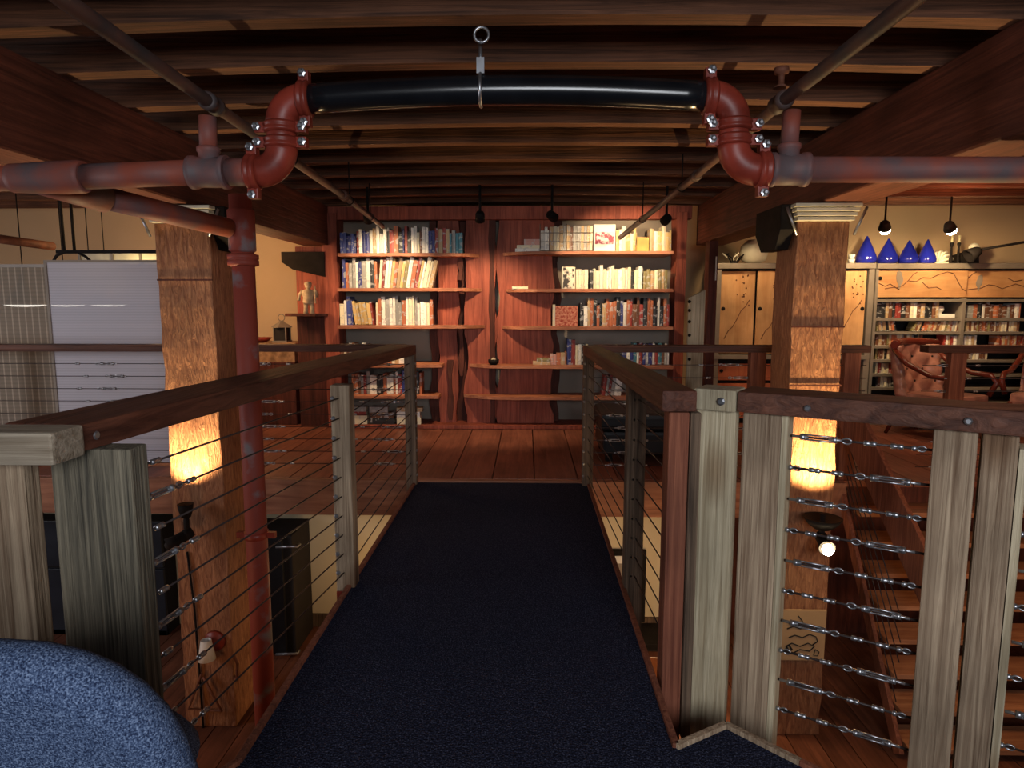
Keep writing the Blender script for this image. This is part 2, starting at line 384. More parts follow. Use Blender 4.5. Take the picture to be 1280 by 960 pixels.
# ---------------------------------------------------------------- setting: floors, walls, ceiling
LOW = -1.6
deck_poly = [(-0.865, 1.80), (-1.05, 1.50), (-2.3, 1.30), (-2.3, -1.2), (2.6, -1.2), (2.6, 0.7), (1.75, 0.95), (0.822, 1.835), (0.652, 2.008), (0.466, 1.898), (0.469, 4.93), (-0.861, 4.93)]
deck = MB().prism(deck_poly, -0.22, -0.015).build('floor', M['postdark']); tag(deck, kind='structure')
MB().prism(deck_poly, -0.0149, 0.0).build('carpet', M['carpet'], deck)
for i in range(len(deck_poly)):
    if i in (2, 3, 4, 5, 10): continue
    a, b_ = deck_poly[i], deck_poly[(i + 1) % len(deck_poly)]
    MB().beam((*a, -0.08), (*b_, -0.08), 0.022, 0.19).build('edge_strip', M['post'] if i in (7, 8) else M['postred'], deck, 0.003)
for (a, b_) in (((-0.86, 3.55), (0.465, 3.15)), ((-0.86, 2.55), (0.46, 2.30))):
    pass

fb = MB().lohi((-8, 5.08, -0.30), (8, 8.2, -0.05)); far = fb.build('floor', M['slabdark']); tag(far, kind='structure')
x = -8.0; k = 0
while x < 7.99:
    wd = min(0.325 + 0.02 * R.uniform(-1, 1), 8 - x)
    MB().lohi((x + 0.004, 5.06, -0.05), (x + wd - 0.004, 8.0, 0.0 - 0.002 * R.random())).build('plank', M['floor'], far, 0.003)
    x += wd
for a, b_ in ((-8, -4.6), (-4.59, -0.9), (-0.89, 0.50), (0.51, 2.48), (3.95, 8)):
    MB().lohi((a, 5.0, -0.29), (b_, 5.06, -0.004)).build('rim_board', M['floorx'], far, 0.006)
# lower floor
lf = MB().lohi((-8, -1.5, LOW - 0.2), (8, 8.0, LOW - 0.03)).build('floor', M['slabdark']); tag(lf, kind='structure')
x = -5.0
while x < 5:
    MB().lohi((x + 0.004, 1.2, LOW - 0.03), (x + 0.196, 5.75, LOW - 0.001 * R.random())).build('plank', M['floorlow'], lf); x += 0.2
tag(MB().lohi((-8, 8.0, -0.3), (8, 8.15, 3.0)).build('wall_back', M['tan']), kind='structure')
tag(MB().lohi((-8.15, -2, LOW), (-8, 8.15, 3.0)).build('wall_left', M['tan']), kind='structure')
tag(MB().lohi((8, -2, LOW), (8.15, 8.15, 3.0)).build('wall_right', M['tan']), kind='structure')
lw = tag(MB().lohi((-8, 5.75, LOW), (1.75, 5.9, -0.31)).build('wall_lower', M['beige']), kind='structure')
tag(MB().lohi((1.76, 5.72, LOW), (8, 5.9, -0.31)).build('wall_lower', M['slabdark']), kind='structure')
tag(MB().lohi((-2.9, 5.72, LOW), (1.74, 5.75, LOW + 0.12)).build('baseboard_lower', M['postdark'], None, 0.004), kind='structure')
# ceiling: boards on joists, joists lie across the two main beams
JB = EYE + 1.05
ceil = tag(MB().lohi((-8, -1.5, JB + 0.36), (8, 8.15, JB + 0.42)).build('ceiling', M['board']), kind='structure')
def crown(x):
    t = (x + 0.15) / 2.15
    return 0.040 * max(0.0, 1 - t * t)
jm = MB(); xs = [-8 + 0.4 * i for i in range(41)]
for xx in xs:
    c = crown(xx)
    for (yy, zz) in ((0, c), (0.095, c), (0.095, 0.36), (0, 0.36)): jm.v.append(Vector((xx, yy, zz)))
for i in range(40):
    for j in range(4): jm.f.append([i * 4 + j, i * 4 + (j + 1) % 4, i * 4 + 4 + (j + 1) % 4, i * 4 + 4 + j]); jm.m.append(0); jm.sm.append(False)
jm.f += [[3, 2, 1, 0], [160, 161, 162, 163]]; jm.m += [0, 0]; jm.sm += [False] * 2
first = None
for i, y in enumerate([0.70, 1.18, 1.66, 2.14, 2.64, 3.13, 3.66, 4.14, 4.62, 5.14, 5.66, 6.18, 6.70, 7.22]):
    if first is None:
        ORG['tmp'] = Vector((0, 0, 0)); first = jm.build('joist', M['joist'], ceil); o = first
    else: o = share(first, ceil)
    o.location = Vector((0, y, JB)) - ORG[ceil.name] ; 
    if i == 0:
        for v in first.data.vertices: v.co += ORG[ceil.name]
for i in range(10):
    y0 = -1.0 + i * 0.9
    MB().lohi((-7.9, y0, JB + 0.335), (7.9, y0 + 0.88, JB + 0.36)).build('ceiling_board', M['board'], ceil)
for (x0, side) in ((-2.45, 'left'), (1.83, 'right')):
    t = MB().lohi((x0, -1.0, EYE + 0.63), (x0 + 0.30, 7.3, JB)).build('main_beam', M['beam'], None, 0.012)
    tag(t, 'long dark red timber beam running overhead on the %s above the %s column' % (side, side), 'beam')
tag(MB().lohi((-2.2, 7.18, 2.27), (1.75, 7.30, 2.41)).build('trim_1', M['slab'], None, 0.006), kind='structure')

# ---------------------------------------------------------------- columns
def column(x0, x1, side, label):
    t = thing('timber_column', ((x0 + x1) / 2, 4.44, LOW), label, 'column', None)
    seg = [LOW, -0.6, 0.4, 1.02, 1.35, 1.88]; m = MB()
    n = 26; rr = random.Random(len(side))
    pr = []
    zs = [LOW + (1.885 - LOW) * i / n for i in range(n + 1)]
    jit = [[rr.uniform(-0.006, 0.006) for _ in range(4)] for _ in zs]
    for z, j in zip(zs, jit):
        m.v += [Vector((x0 + j[0], 4.27 + j[1] * .5, z)), Vector((x1 + j[2], 4.27 + j[1] * .5, z)), Vector((x1 + j[2], 4.61, z)), Vector((x0 + j[0], 4.61, z))]
    for i in range(n):
        for q in range(4): m.f.append([i * 4 + q, i * 4 + (q + 1) % 4, i * 4 + 4 + (q + 1) % 4, i * 4 + 4 + q]); m.m.append(0); m.sm.append(False)
    m.f += [[3, 2, 1, 0], [n * 4 + q for q in range(4)]]; m.m += [0, 0]; m.sm += [False, False]
    m.build('shaft', M['column'], t, 0.008)
    for z in (1.888, 1.915, 1.942, 1.969):
        e = 0.012 + (z - 1.888) * 0.35
        MB().lohi((x0 - e, 4.24 - e, z), (x1 + e, 4.64 + e, z + 0.022)).build('cap_plate', M['steel'] if side == 'none' else M['ivory'], t, 0.004)
    inner = x1 if side == 'left' else x0
    sg = 1 if side == 'left' else -1
    # black iron side casting with chamfered lower corners
    poly = [(4.28, 1.995), (4.28, 1.84), (4.36, 1.72), (4.62, 1.72), (4.74, 1.84), (4.74, 1.995)]
    MB().prism(poly, inner + sg * 0.012, inner + sg * 0.10, 'x').build('side_casting', M['iron'], t, 0.006)
    for xx, d in ((x0 - 0.012, -1), (x1 + 0.012, 1)):
        MB().tube([(xx + d * 0.07, 4.235, 1.97), (xx, 4.235, 1.80)], 0.009, 8).build('tie_rod', M['steel'], t)
    # seams where the shaft was scarfed
    for z in ((0.84, 1.22) if side == 'right' else (1.52,)):
        MB().lohi((x0 - 0.004, 4.262, z), (x1 + 0.004, 4.268, z + 0.012)).build('saw_kerf', M['slabdark'], t)
    return t
column(-2.405, -2.05, 'left', 'rough sawn square timber column behind the vertical red pipe on the left')
column(1.70, 2.03, 'right', 'rough sawn square timber column lit from below on the right')

def uplight(c, aim, label, hot):
    """clamp-on black spotlight: stem on the column, barrel tipped, small bulb"""
    c = Vector(c)
    t = thing('uplight', c, label, 'spotlight')
    MB().tube([c + Vector((0, 0.0, -0.02)), c + Vector((0, 0, 0.16))], 0.018, 12).build('stem', M['iron'], t)
    MB().ball(c + Vector((0, 0, 0.0)), 0.04).build('swivel', M['iron'], t)
    a = Vector(aim).normalized()
    p0 = c - a * 0.02
    MB().lathe([(0.028, -0.02), (0.036, 0.0), (0.04, 0.10), (0.052, 0.15), (0.047, 0.15), (0.03, 0.11)], p0, 18, 0, a).build('barrel', M['iron'], t)
    MB().ball(p0 + a * (0.14 if not hot else 0.165), 0.03 if not hot else 0.036, 12).build('bulb', M['hotbulb'] if hot else M['dark'], t)
    return t
c1 = at(234, 668, 4.17)
uplight(c1, (-0.45, -0.35, -0.25), 'black clamp spotlight on the left column with a dark barrel pointing down left', False)
MB().lathe([(0.03, 0), (0.045, 0.05), (0.05, 0.09), (0.044, 0.09), (0.02, 0.05)], c1 + Vector((0, 0, 0.12)), 16).build('up_barrel', M['iron'], bpy.data.objects['uplight'])
c2 = at(1027, 672, 4.14)
uplight(c2, (-0.12, -0.8, -0.16), 'glaring spotlight on the right column with its bare bulb towards the viewer', True)
MB().lathe([(0.05, 0), (0.09, 0.03), (0.12, 0.075), (0.11, 0.075), (0.05, 0.03)], c2 + Vector((0, 0, 0.06)), 20).build('up_barrel', M['iron'], bpy.data.objects['uplight.001'])
lamp('SPOT', 'uplight_left_lamp', c1 + Vector((0, -0.05, 0.22)), c1 + Vector((-0.02, -0.02, 1.6)), 150, (1, 0.72, 0.36), 0.03, 110, 0.8)
lamp('SPOT', 'uplight_right_lamp', c2 + Vector((0, -0.06, 0.16)), c2 + Vector((0.0, -0.05, 1.6)), 230, (1, 0.70, 0.32), 0.03, 115, 0.8)
wire = MB().tube([at(234, 690, 4.26), at(243, 760, 4.255), at(250, 850, 4.255), at(256, 935, 4.255)], 0.008, 6)
tag(wire.build('electric_cable', M['iron']), 'thin black electric cable hanging down the left column below the spotlight', 'cable')
# sconce on the left column
c = at(258, 812, 4.20)
t = thing('wall_sconce', c, 'small wall sconce with a white shade and red backplate on the left column', 'lamp')
MB().lathe([(0.075, 0), (0.07, 0.02), (0.0, 0.025)], c + Vector((0.03, 0.068, 0.03)), 20, 0, (0, -1, 0)).build('backplate', M['redpipe'], t)
MB().tube([c + Vector((0.03, 0.06, -0.02)), c + Vector((0.02, 0.0, -0.08)), c + Vector((0, 0, -0.04))], 0.008, 8).build('arm', M['rust'], t)
MB().lathe([(0.058, -0.07), (0.034, 0.07), (0.031, 0.07), (0.054, -0.07)], c, 20).build('shade', M['white'], t)
# triangle bell and latch hanging on the left column
p = [at(252, 842, 4.22), at(236, 886, 4.22), at(277, 889, 4.22), at(254, 846, 4.22)]
tag(MB().tube(p, 0.009, 8).build('triangle_bell', M['rust']), 'rusty iron triangle bell hanging on the left column under the sconce', 'bell')
lt = thing('iron_latch', at(292, 840, 4.3), 'small rusty iron latch on the side of the left column beside the sconce', 'latch')
MB().tube([at(289, 812, 4.3), at(297, 830, 4.27), at(296, 850, 4.27), at(288, 838, 4.3)], 0.01, 8).build('hook', M['rust'], lt)
# board with an ink drawing on the right column
A, B = at(975, 762, 4.25), at(1029, 825, 4.25)
t = thing('drawing_board', ((A.x + B.x) / 2, 4.25, B.z), 'square tan board with a black ink drawing fixed low on the right column', 'picture')
MB().lohi((A.x, 4.24, B.z), (B.x, 4.262, A.z)).build('panel', M['drawboard'], t, 0.003)
def ink(pts, r=0.004): MB().tube([at(px, py, 4.237) for px, py in pts], r, 6).build('ink_stroke', M['ink'], t)
ink([(998, 770), (1003, 776), (1002, 784), (997, 780), (990, 782), (986, 779)])
ink([(984, 786), (992, 783), (1000, 786), (1008, 784)])
ink([(986, 797), (994, 794), (1003, 797), (1012, 793), (1020, 796), (1022, 802), (1016, 806)])
ink([(982, 808), (990, 804), (1000, 808), (1010, 804), (1018, 808), (1012, 814), (1000, 812), (990, 817)])
ink([(1019, 812), (1024, 815), (1022, 820), (1017, 819), (1019, 812)], 0.003)
ink([(983, 808), (986, 814), (990, 812), (986, 806)], 0.007)

# ---------------------------------------------------------------- pipes
PY = 2.70
pr = thing('pipe_run', (-0.09, PY, 2.2), 'heavy pipe run with a glossy black span and red elbows crossing overhead', 'pipe')
def elbow_pts(c, r, a0, a1, n=10):
    return [Vector((c[0] + r * math.cos(a0 + (a1 - a0) * i / n), PY, c[1] + r * math.sin(a0 + (a1 - a0) * i / n))) for i in range(n + 1)]
def coupling(p, axis, rad=0.068, wide=0.055, boltdir=None, bolts=True):
    p = Vector(p); ax = Vector(axis).normalized()
    m = MB().lathe([(rad * .86, -wide / 2), (rad, -wide / 2 + 0.008), (rad, -0.010), (rad * .94, 0), (rad, 0.010), (rad, wide / 2 - 0.008), (rad * .86, wide / 2)], p, 24, 0, ax)
    bd = Vector(boltdir).normalized()
    for s_ in (-1, 1):
        m.box(p + bd * s_ * (rad + 0.012), (0.042, 0.04, 0.042), None)
    o = m.build('coupling', M['redpipe'], pr, 0.003)
    if bolts:
        for s_ in (-1, 1):
            q = p + bd * s_ * (rad + 0.02) + Vector((0, -0.024, 0))
            MB().lathe([(0.017, 0), (0.017, 0.012), (0.009, 0.014), (0.009, 0.026), (0.006, 0.028)], q, 6, 0, (0, -1, 0), False).build('bolt', M['steel'], o)
zt = at(600, 117, PY).z; zl = at(600, 214, PY).z
def xat(px, py): return at(px, py, PY).x
xl, xr = xat(352, 170), xat(917, 170)
r_p = 0.055
er = 0.10
# black span slightly bowed
xb0, xb1 = xl + er, xr - er
n = 16
pts = [Vector((xb0 + (xb1 - xb0) * i / n, PY, zt - 0.030 * (2 * i / n - 1) ** 2 + 0.012)) for i in range(n + 1)]
MB().tube(pts, 0.056, 20).build('black_span', M['blackpipe'], pr)
zte = pts[0].z
for sx, xv, xb in ((1, xl, xb0), (-1, xr, xb1)):
    # upper elbow
    c = (xv + sx * er, zte - er)
    a0 = PI / 2; a1 = PI if sx > 0 else 0
    MB().tube(elbow_pts(c, er, a0, a1), 0.061, 20).build('elbow', M['redpipe'], pr)
    coupling((xb, PY, zte), (1, 0, 0), 0.072, 0.05, (0, 0, 1))
    # vertical piece
    zv0, zv1 = zte - er, zl + er
    MB().tube([(xv, PY, zv1 - 0.005), (xv, PY, zv0 + 0.005)], 0.057, 20).build('nipple', M['redpipe'], pr)
    coupling((xv, PY, zv0 - 0.008), (0, 0, 1), 0.070, 0.045, (1, 0, 0))
    coupling((xv, PY, zv1 + 0.012), (0, 0, 1), 0.070, 0.045, (1, 0, 0))
    # lower elbow turning outwards
    c = (xv - sx * er, zl + er)
    a0 = 0 if sx > 0 else PI
    MB().tube(elbow_pts(c, er, a0, -PI / 2 if sx > 0 else 1.5 * PI), 0.061, 20).build('elbow', M['redpipe'], pr)
    coupling((xv - sx * (er + 0.02), PY, zl), (1, 0, 0), 0.072, 0.05, (0, 0, 1))
# hangers for the black span
hg = MB().torus((xat(601, 117), PY, zt + 0.012), 0.060, 0.007, (1, 0, 0), 20, 6)
hg.tube([(xat(601, 117), PY - 0.01, zt + 0.07), (xat(601, 117), PY - 0.005, zt + 0.20)], 0.008, 8)
hg.box((xat(601, 117), PY - 0.01, zt + 0.10), (0.03, 0.02, 0.06)); hg.torus((xat(603, 60), PY - 0.05, zt + 0.20), 0.028, 0.006, (0, 1, 0), 14, 6)
hg.build('clevis_hanger', M['steel'], pr)
# tees and outer runs
tlx, trx = xat(262, 215), xat(985, 210)
for sx, tx, xv, mat, px in ((-1, tlx, xl, 'redpipe_old', 266), (1, trx, xr, 'redpipe_old', 975)):
    MB().tube([(xv + sx * er, PY, zl), (tx - sx * 0.08, PY, zl)], 0.054, 20).build('nipple', M[mat], pr)
    m = MB().lathe([(0.066, -0.075), (0.066, -0.055), (0.060, -0.05), (0.060, 0.05), (0.066, 0.055), (0.066, 0.075)], (tx, PY, zl), 24, 0, (1, 0, 0))
    m.lathe([(0.040, 0), (0.040, 0.075), (0.045, 0.08), (0.045, 0.095), (0.036, 0.1)], (tx, PY, zl), 20)
    m.build('tee', M[mat], pr)
    MB().tube([(tx, PY, zl + 0.09), (tx + 0.004, PY, at(px, 139 if sx > 0 else 146, PY).z)], 0.034, 16).build('riser_stub', M[mat], pr)
wyex = xat(62, 228)
MB().tube([(tlx - 0.07, PY, zl), (wyex + 0.14, PY, zl - 0.015)], 0.05, 20).build('red_run', M['redpipe_old'], pr)
m = MB().tube([(wyex + 0.15, PY, zl - 0.015), (wyex + 0.13, PY, zl - 0.015), (wyex + 0.05, PY, zl - 0.018), (wyex - 0.13, PY, zl - 0.02), (wyex - 0.15, PY, zl - 0.02)], 0.06, 20, rs=[0.06, 0.066, 0.066, 0.058, 0.058])
bra = Vector((wyex - 0.06, PY, zl - 0.03)); brb = at(298, 288, 3.72)
bd = (brb - bra).normalized()
m.tube([bra, bra + bd * 0.30], 0.06, 20, rs=[0.05, 0.066])
m.build('wye_fitting', M['redpipe_old'], pr)
MB().tube([(wyex - 0.14, PY, zl - 0.02), (-2.75, PY, zl - 0.03)], 0.05, 20).build('red_run', M['redpipe_old'], pr)
MB().tube([bra + bd * 0.27, brb - bd * 0.074], 0.052, 20).build('branch', M['redpipe_old'], pr)
MB().tube([(trx + 0.07, PY, zl), (2.9, PY, zl - 0.01)], 0.05, 20).build('red_run', M['redpipe_old'], pr)
# riser down beside the left column
rx = brb.x + 0.01; ry = 3.74
rt = thing('vertical_pipe', (rx, ry, LOW), 'vertical peeling red iron pipe standing in front of the left column', 'pipe')
MB().tube([(rx, ry, LOW), (rx, ry, 0.2), (rx, ry, at(300, 244, ry).z)], 0.062, 20).build('pipe', M['riser'], rt)
m = MB()
for z in (at(300, 325, ry).z,):
    m.lathe([(0.064, -0.035), (0.085, -0.03), (0.085, -0.004), (0.075, 0), (0.085, 0.004), (0.085, 0.03), (0.064, 0.035)], (rx, ry, z), 22)
m.build('flange', M['riser'], rt)
MB().lathe([(0.062, -0.12), (0.074, -0.11), (0.074, 0.11), (0.062, 0.12)], (rx, ry, brb.z), 22).build('tee', M['riser'], rt)
st = MB().lathe([(0.064, -0.02), (0.070, -0.02), (0.070, 0.02), (0.064, 0.02)], (rx, ry, at(305, 668, ry).z), 22)
z = at(305, 668, ry).z
st.box((rx + 0.09, ry, z), (0.05, 0.03, 0.035)); st.box((rx - 0.09, ry, z), (0.05, 0.03, 0.035))
st.build('strap', M['redpipe'], rt)
# two small sprinkler pipes running away under the joists
def sprinkler(pts, label, tee_at, hang):
    pts[0] = pts[1] + (pts[1] - pts[2]).normalized() * 2.6; pts[0].z = pts[1].z
    t = thing('sprinkler_pipe', pts[0], label, 'pipe')
    MB().tube(pts, 0.024, 12).build('pipe', M['greypipe'], t)
    for p in tee_at:
        i = min(range(len(pts) - 1), key=lambda i: abs((pts[i] + pts[i + 1]).y / 2 - p))
        f = (p - pts[i].y) / (pts[i + 1].y - pts[i].y); q = pts[i].lerp(pts[i + 1], f); d = (pts[i + 1] - pts[i]).normalized()
        MB().lathe([(0.026, -0.06), (0.036, -0.055), (0.036, -0.03), (0.031, -0.02), (0.031, 0.02), (0.036, 0.03), (0.036, 0.055), (0.026, 0.06)], q, 16, 0, d).build('coupling', M['greypipe'], t)
    for p in hang:
        i = min(range(len(pts) - 1), key=lambda i: abs((pts[i] + pts[i + 1]).y / 2 - p))
        f = (p - pts[i].y) / (pts[i + 1].y - pts[i].y); q = pts[i].lerp(pts[i + 1], f)
        m = MB().torus(q, 0.030, 0.004, (0, 1, 0), 14, 5); m.tube([q + Vector((0, 0, 0.03)), Vector((q.x, q.y, JB + 0.02))], 0.005, 6)
        m.build('hanger', M['iron'], t)
    return t
sprinkler([at(60, -14, 1.65), at(80, 0, 1.72), at(265, 130, PY), at(430, 245, 4.9), at(478, 283, 6.7)], 'thin reddish sprinkler pipe running away under the ceiling on the left', (PY, 4.9), (3.7, 5.1, 6.0))
sp_r = sprinkler([at(1160, -18, 1.65), at(1140, 0, 1.72), at(976, 128, PY), at(870, 220, 4.6), at(775, 297, 6.9)], 'thin reddish sprinkler pipe running away under the ceiling on the right', (PY, 4.6), (3.7, 4.9, 6.0))
q = at(976, 110, PY)
MB().lathe([(0.03, 0), (0.012, 0.015), (0.012, 0.05), (0.028, 0.055), (0.028, 0.075), (0.01, 0.08)], q, 14).build('sprinkler_head', M['rust'], sp_r)

# ---------------------------------------------------------------- railings
def mk_turnbuckle():
    m = MB()   # along +X, length about .2, starting at x=0
    for z in (-0.008, 0.008): m.tube([(0.035, 0, z), (0.125, 0, z)], 0.0032, 6)
    m.tube([(0.025, 0, 0), (0.04, 0, 0)], 0.011, 8); m.tube([(0.12, 0, 0), (0.135, 0, 0)], 0.011, 8)
    m.tube([(0, 0, 0), (0.05, 0, 0)], 0.005, 6); m.tube([(0.11, 0, 0), (0.15, 0, 0)], 0.005, 6)
    m.torus((0.163, 0, 0), 0.009, 0.003, (0, 1, 0), 12, 6, sx=1.5)
    return m
def mk_sleeve():
    m = MB()
    m.lathe([(0.004, 0), (0.0085, 0.002), (0.0085, 0.015), (0.0066, 0.017), (0.0066, 0.020), (0.0085, 0.022), (0.0085, 0.035), (0.004, 0.037)], (0, 0, 0), 8, 0, (1, 0, 0))
    return m
def mk_eye():
    m = MB(); m.torus((0.020, 0, 0), 0.008, 0.003, (0, 1, 0), 12, 6, sx=1.4); m.tube([(0, 0, 0), (0.008, 0, 0)], 0.005, 6); m.ball((0, 0, 0), 0.009, 8)
    return m
HW = {}
def hardware(kind, p, d, parent, scale=1.0, mat='steel'):
    if kind not in HW:
        mb = {'turnbuckle': mk_turnbuckle, 'sleeve': mk_sleeve, 'eye': mk_eye}[kind]()
        me = bpy.data.meshes.new(kind); me.from_pydata([tuple(v) for v in mb.v], [], mb.f); me.polygons.foreach_set('use_smooth', mb.sm)
        me.materials.append(M[mat]); HW[kind] = me
    o = bpy.data.objects.new({'eye': 'eye_bolt'}.get(kind, kind), HW[kind]); COL.objects.link(o); o.parent = parent
    o.location = Vector(p) - ORG[parent.name]
    o.rotation_euler = Vector(d).to_track_quat('X', 'Z').to_euler(); o.scale = (scale,) * 3
    return o
def cable(t, p, q, r=0.0032, fit=()):
    """fit: (kind, distance from p, forward) along the cable"""
    p, q = Vector(p), Vector(q); d = (q - p).normalized()
    c = MB().tube([p, q], r, 6).build('cable', M['cable'], t)
    for kind, dist, fw in fit:
        hardware(kind, p + d * dist, d * fw, c)
    return c
def bolt(t, p, d, r=0.012, parent=None):
    return MB().lathe([(r, 0), (r, 0.006), (r * .6, 0.010)], p, 8, 0, d, False).build('bolt', M['steel'], parent or t)

# left side of the bridge
Z_R = 1.065
A, B = Vector((-1.135, 1.62, Z_R)), Vector((-0.835, 4.92, Z_R))
dl = (B - A).normalized(); out = Vector((-dl.y, dl.x, 0))
t = thing('bridge_railing', (-0.95, 3.2, 0), 'cable railing with a dark handrail along the left side of the carpeted bridge', 'railing')
off = out * 0.11 - Vector((0, 0, 0.036))
h = MB().beam(A + off, B + off, 0.22, 0.072).build('handrail', M['rail'], t, 0.008)
bolt(t, at(112, 544, 1.67) + Vector((0.012, 0, 0)), -out, 0.014, h)
cap = MB().lohi((-1.62, 1.50, Z_R - 0.078), (-1.125, 1.615, Z_R + 0.002)).build('handrail_end', M['cap'], t, 0.008); cap['label'] = 'pale weathered end block'
posts_l = [(-1.255, -1.04, 1.66, 1.74, 'postgreen', 'dark grooved grey green post'), (-1.56, -1.268, 1.58, 1.64, 'post', 'pale plank post')]
for (x0, x1, y0, y1, mt, lb) in posts_l:
    o = MB().lohi((x0, y0, -0.2), (x1, y1, Z_R - 0.073)).build('post', M[mt], t, 0.006); o['label'] = lb
pm = (-0.925, -0.835, 3.03, 3.12)
mid = MB().lohi((pm[0], pm[2], -0.02), (pm[1], pm[3], Z_R - 0.073)).build('post', M['post'], t, 0.006)
MB().lohi((pm[0], pm[2], -0.19), (pm[1], pm[3], -0.02)).build('post_foot', M['redpipe'], mid)
farp = MB().lohi((-0.92, 4.86, -0.2), (-0.84, 4.94, Z_R - 0.073)).build('post', M['postdark'], t, 0.006)
for i in range(10):
    z = 0.93 - i * 0.095
    p = Vector((-1.06, 1.70, z)); m1 = Vector((-0.88, 3.075, z)); q = Vector((-0.88, 4.90, z))
    fit = (('turnbuckle', 0.02, 1), ('sleeve', 0.22, 1)) if i % 2 else (('eye', 0.01, 1), ('sleeve', 0.07, 1))
    cable(t, p, m1, fit=fit); cable(t, m1, q)
    bolt(t, (pm[0] + 0.012, pm[2] + 0.0, z), (0, -1, 0), 0.011, mid)
    bolt(t, (-0.84, 4.875, z), (1, -.2, 0), 0.012, farp)
# right side of the bridge
A, B = Vector((0.455, 2.20, 1.08)), Vector((0.415, 4.92, Z_R))
t = thing('bridge_railing', (0.45, 3.5, 0), 'cable railing with a dark handrail along the right side of the carpeted bridge', 'railing')
d_ = (B - A).normalized(); out = Vector((d_.y, -d_.x, 0))
off = out * 0.06 - Vector((0, 0, 0.036))
MB().beam(A + off, B + off, 0.118, 0.072).build('handrail', M['rail'], t, 0.008)
rp = []
for (x0, x1, y0, y1, mt) in ((0.49, 0.56, 2.24, 2.33, 'postred'), (0.562, 0.598, 2.23, 2.30, 'postdark'), (0.47, 0.555, 3.02, 3.11, 'postdark'), (0.42, 0.50, 4.86, 4.94, 'postdark')):
    rp.append(MB().lohi((x0, y0, -0.2), (x1, y1, 1.0)).build('post', M[mt], t, 0.006))
rp[0]['label'] = 'reddish near post'
for i in range(10):
    z = 0.93 - i * 0.095
    q = Vector((0.46, 4.9, z)); m1 = Vector((0.515, 3.07, z)); p = Vector((0.545, 2.32, z))
    cable(t, p, m1, fit=(('eye', 0.01, 1), ('sleeve', 0.07, 1)) if i % 2 else (('sleeve', 0.15, 1),)); cable(t, m1, q)
    bolt(t, (0.43, 4.865, z), (-1, -.4, 0), 0.011, rp[3])
    bolt(t, (0.50, 3.03, z), (0, -1, 0), 0.009, rp[2])
# landing railing on the right, coming towards the viewer
A = Vector((0.585, 2.27, 1.08)); B = A + Vector((0.848, -0.53, 0)) * 0.965
dd = (B - A).normalized(); nrm = Vector((dd.y, -dd.x, 0))   # faces the viewer
back = -nrm
t = thing('landing_railing', (1.0, 2.1, 0), 'near cable railing of pale weathered posts and turnbuckles on the right', 'railing')
hr = MB().beam(A + dd * 0.14 + back * 0.09 - Vector((0, 0, 0.036)), B + back * 0.09 - Vector((0, 0, 0.036)), 0.18, 0.07).build('handrail', M['railx'], t, 0.008)
eb = MB().beam(A - dd * 0.005 + back * 0.06 - Vector((0, 0, 0.036)), A + dd * 0.137 + back * 0.06 - Vector((0, 0, 0.036)), 0.13, 0.074).build('handrail_end', M['postlight'], t, 0.006)
eb['label'] = 'pale bolted end block'
bolt(t, A + dd * 0.09 + nrm * 0.006 - Vector((0, 0, 0.038)), nrm, 0.014, eb)
e2 = MB().beam(B + dd * 0.003 + back * 0.08 - Vector((0, 0, 0.036)), B + dd * 0.10 + back * 0.08 - Vector((0, 0, 0.036)), 0.15, 0.074).build('handrail_end', M['postlight'], t, 0.006)
for s_ in (0.36, 0.78): bolt(t, A + dd * s_ + nrm * 0.001 - Vector((0, 0, 0.038)), nrm, 0.011, hr)
def rpost(s0, s1, depth, mt, lb, z0=-0.3, ins=0.03):
    a = A + dd * s0 + back * (ins + depth / 2); b_ = A + dd * s1 + back * (ins + depth / 2)
    m = MB().beam(Vector((*((a + b_) / 2).xy, z0)), Vector((*((a + b_) / 2).xy, 1.006)), (b_ - a).length, depth, up=back)
    o = m.build('post', M[mt], t, 0.006)
    if lb: o['label'] = lb
    return o
rpost(-0.005, 0.132, 0.05, 'postlight', 'palest post at the corner')
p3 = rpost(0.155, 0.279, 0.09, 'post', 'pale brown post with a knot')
rpost(0.700, 0.808, 0.10, 'post', 'broad grey brown plank post with a knot'); p5 = rpost(0.818, 0.902, 0.10, 'post', 'split plank post with a pale edge')
MB().beam(A + dd * 0.914 + back * 0.08 + Vector((0, 0, -1.38)), A + dd * 0.914 + back * 0.08 + Vector((0, 0, -0.11)), 0.02, 0.1, up=back).build('pale_edge_strip', M['postlight'], p5)
MB().beam(A + dd * 0.290 + back * 0.075 + Vector((0, 0, -1.38)), A + dd * 0.290 + back * 0.075 + Vector((0, 0, -0.074)), 0.02, 0.088, up=back).build('pale_edge_strip', M['postlight'], p3)  # pale strip stands in for the cooler-lit right face of this post
for i in range(10):
    z = 0.935 - i * 0.108
    p = A + dd * 0.302 + back * 0.07; q = A + dd * 0.70 + back * 0.07; p.z = q.z = z
    if i % 2 == 0: fit = (('turnbuckle', 0.005, 1), ('sleeve', 0.215, 1), ('sleeve', 0.325, -1), ('eye', 0.352, 1))
    else: fit = (('eye', 0.005, 1), ('sleeve', 0.06, 1), ('sleeve', 0.165, -1), ('turnbuckle', 0.375, -1))
    cable(t, p, q, 0.0042, fit)
    p = A + dd * 0.93 + back * 0.07; q = A + dd * 1.9 + back * 0.07; p.z = q.z = z
    cable(t, p, q, 0.0035, (('turnbuckle', 0.0, 1), ('sleeve', 0.2, 1)) if i % 2 else (('eye', 0.0, 1), ('sleeve', 0.08, 1)))
o = rpost(1.9, 2.02, 0.1, 'post', None)
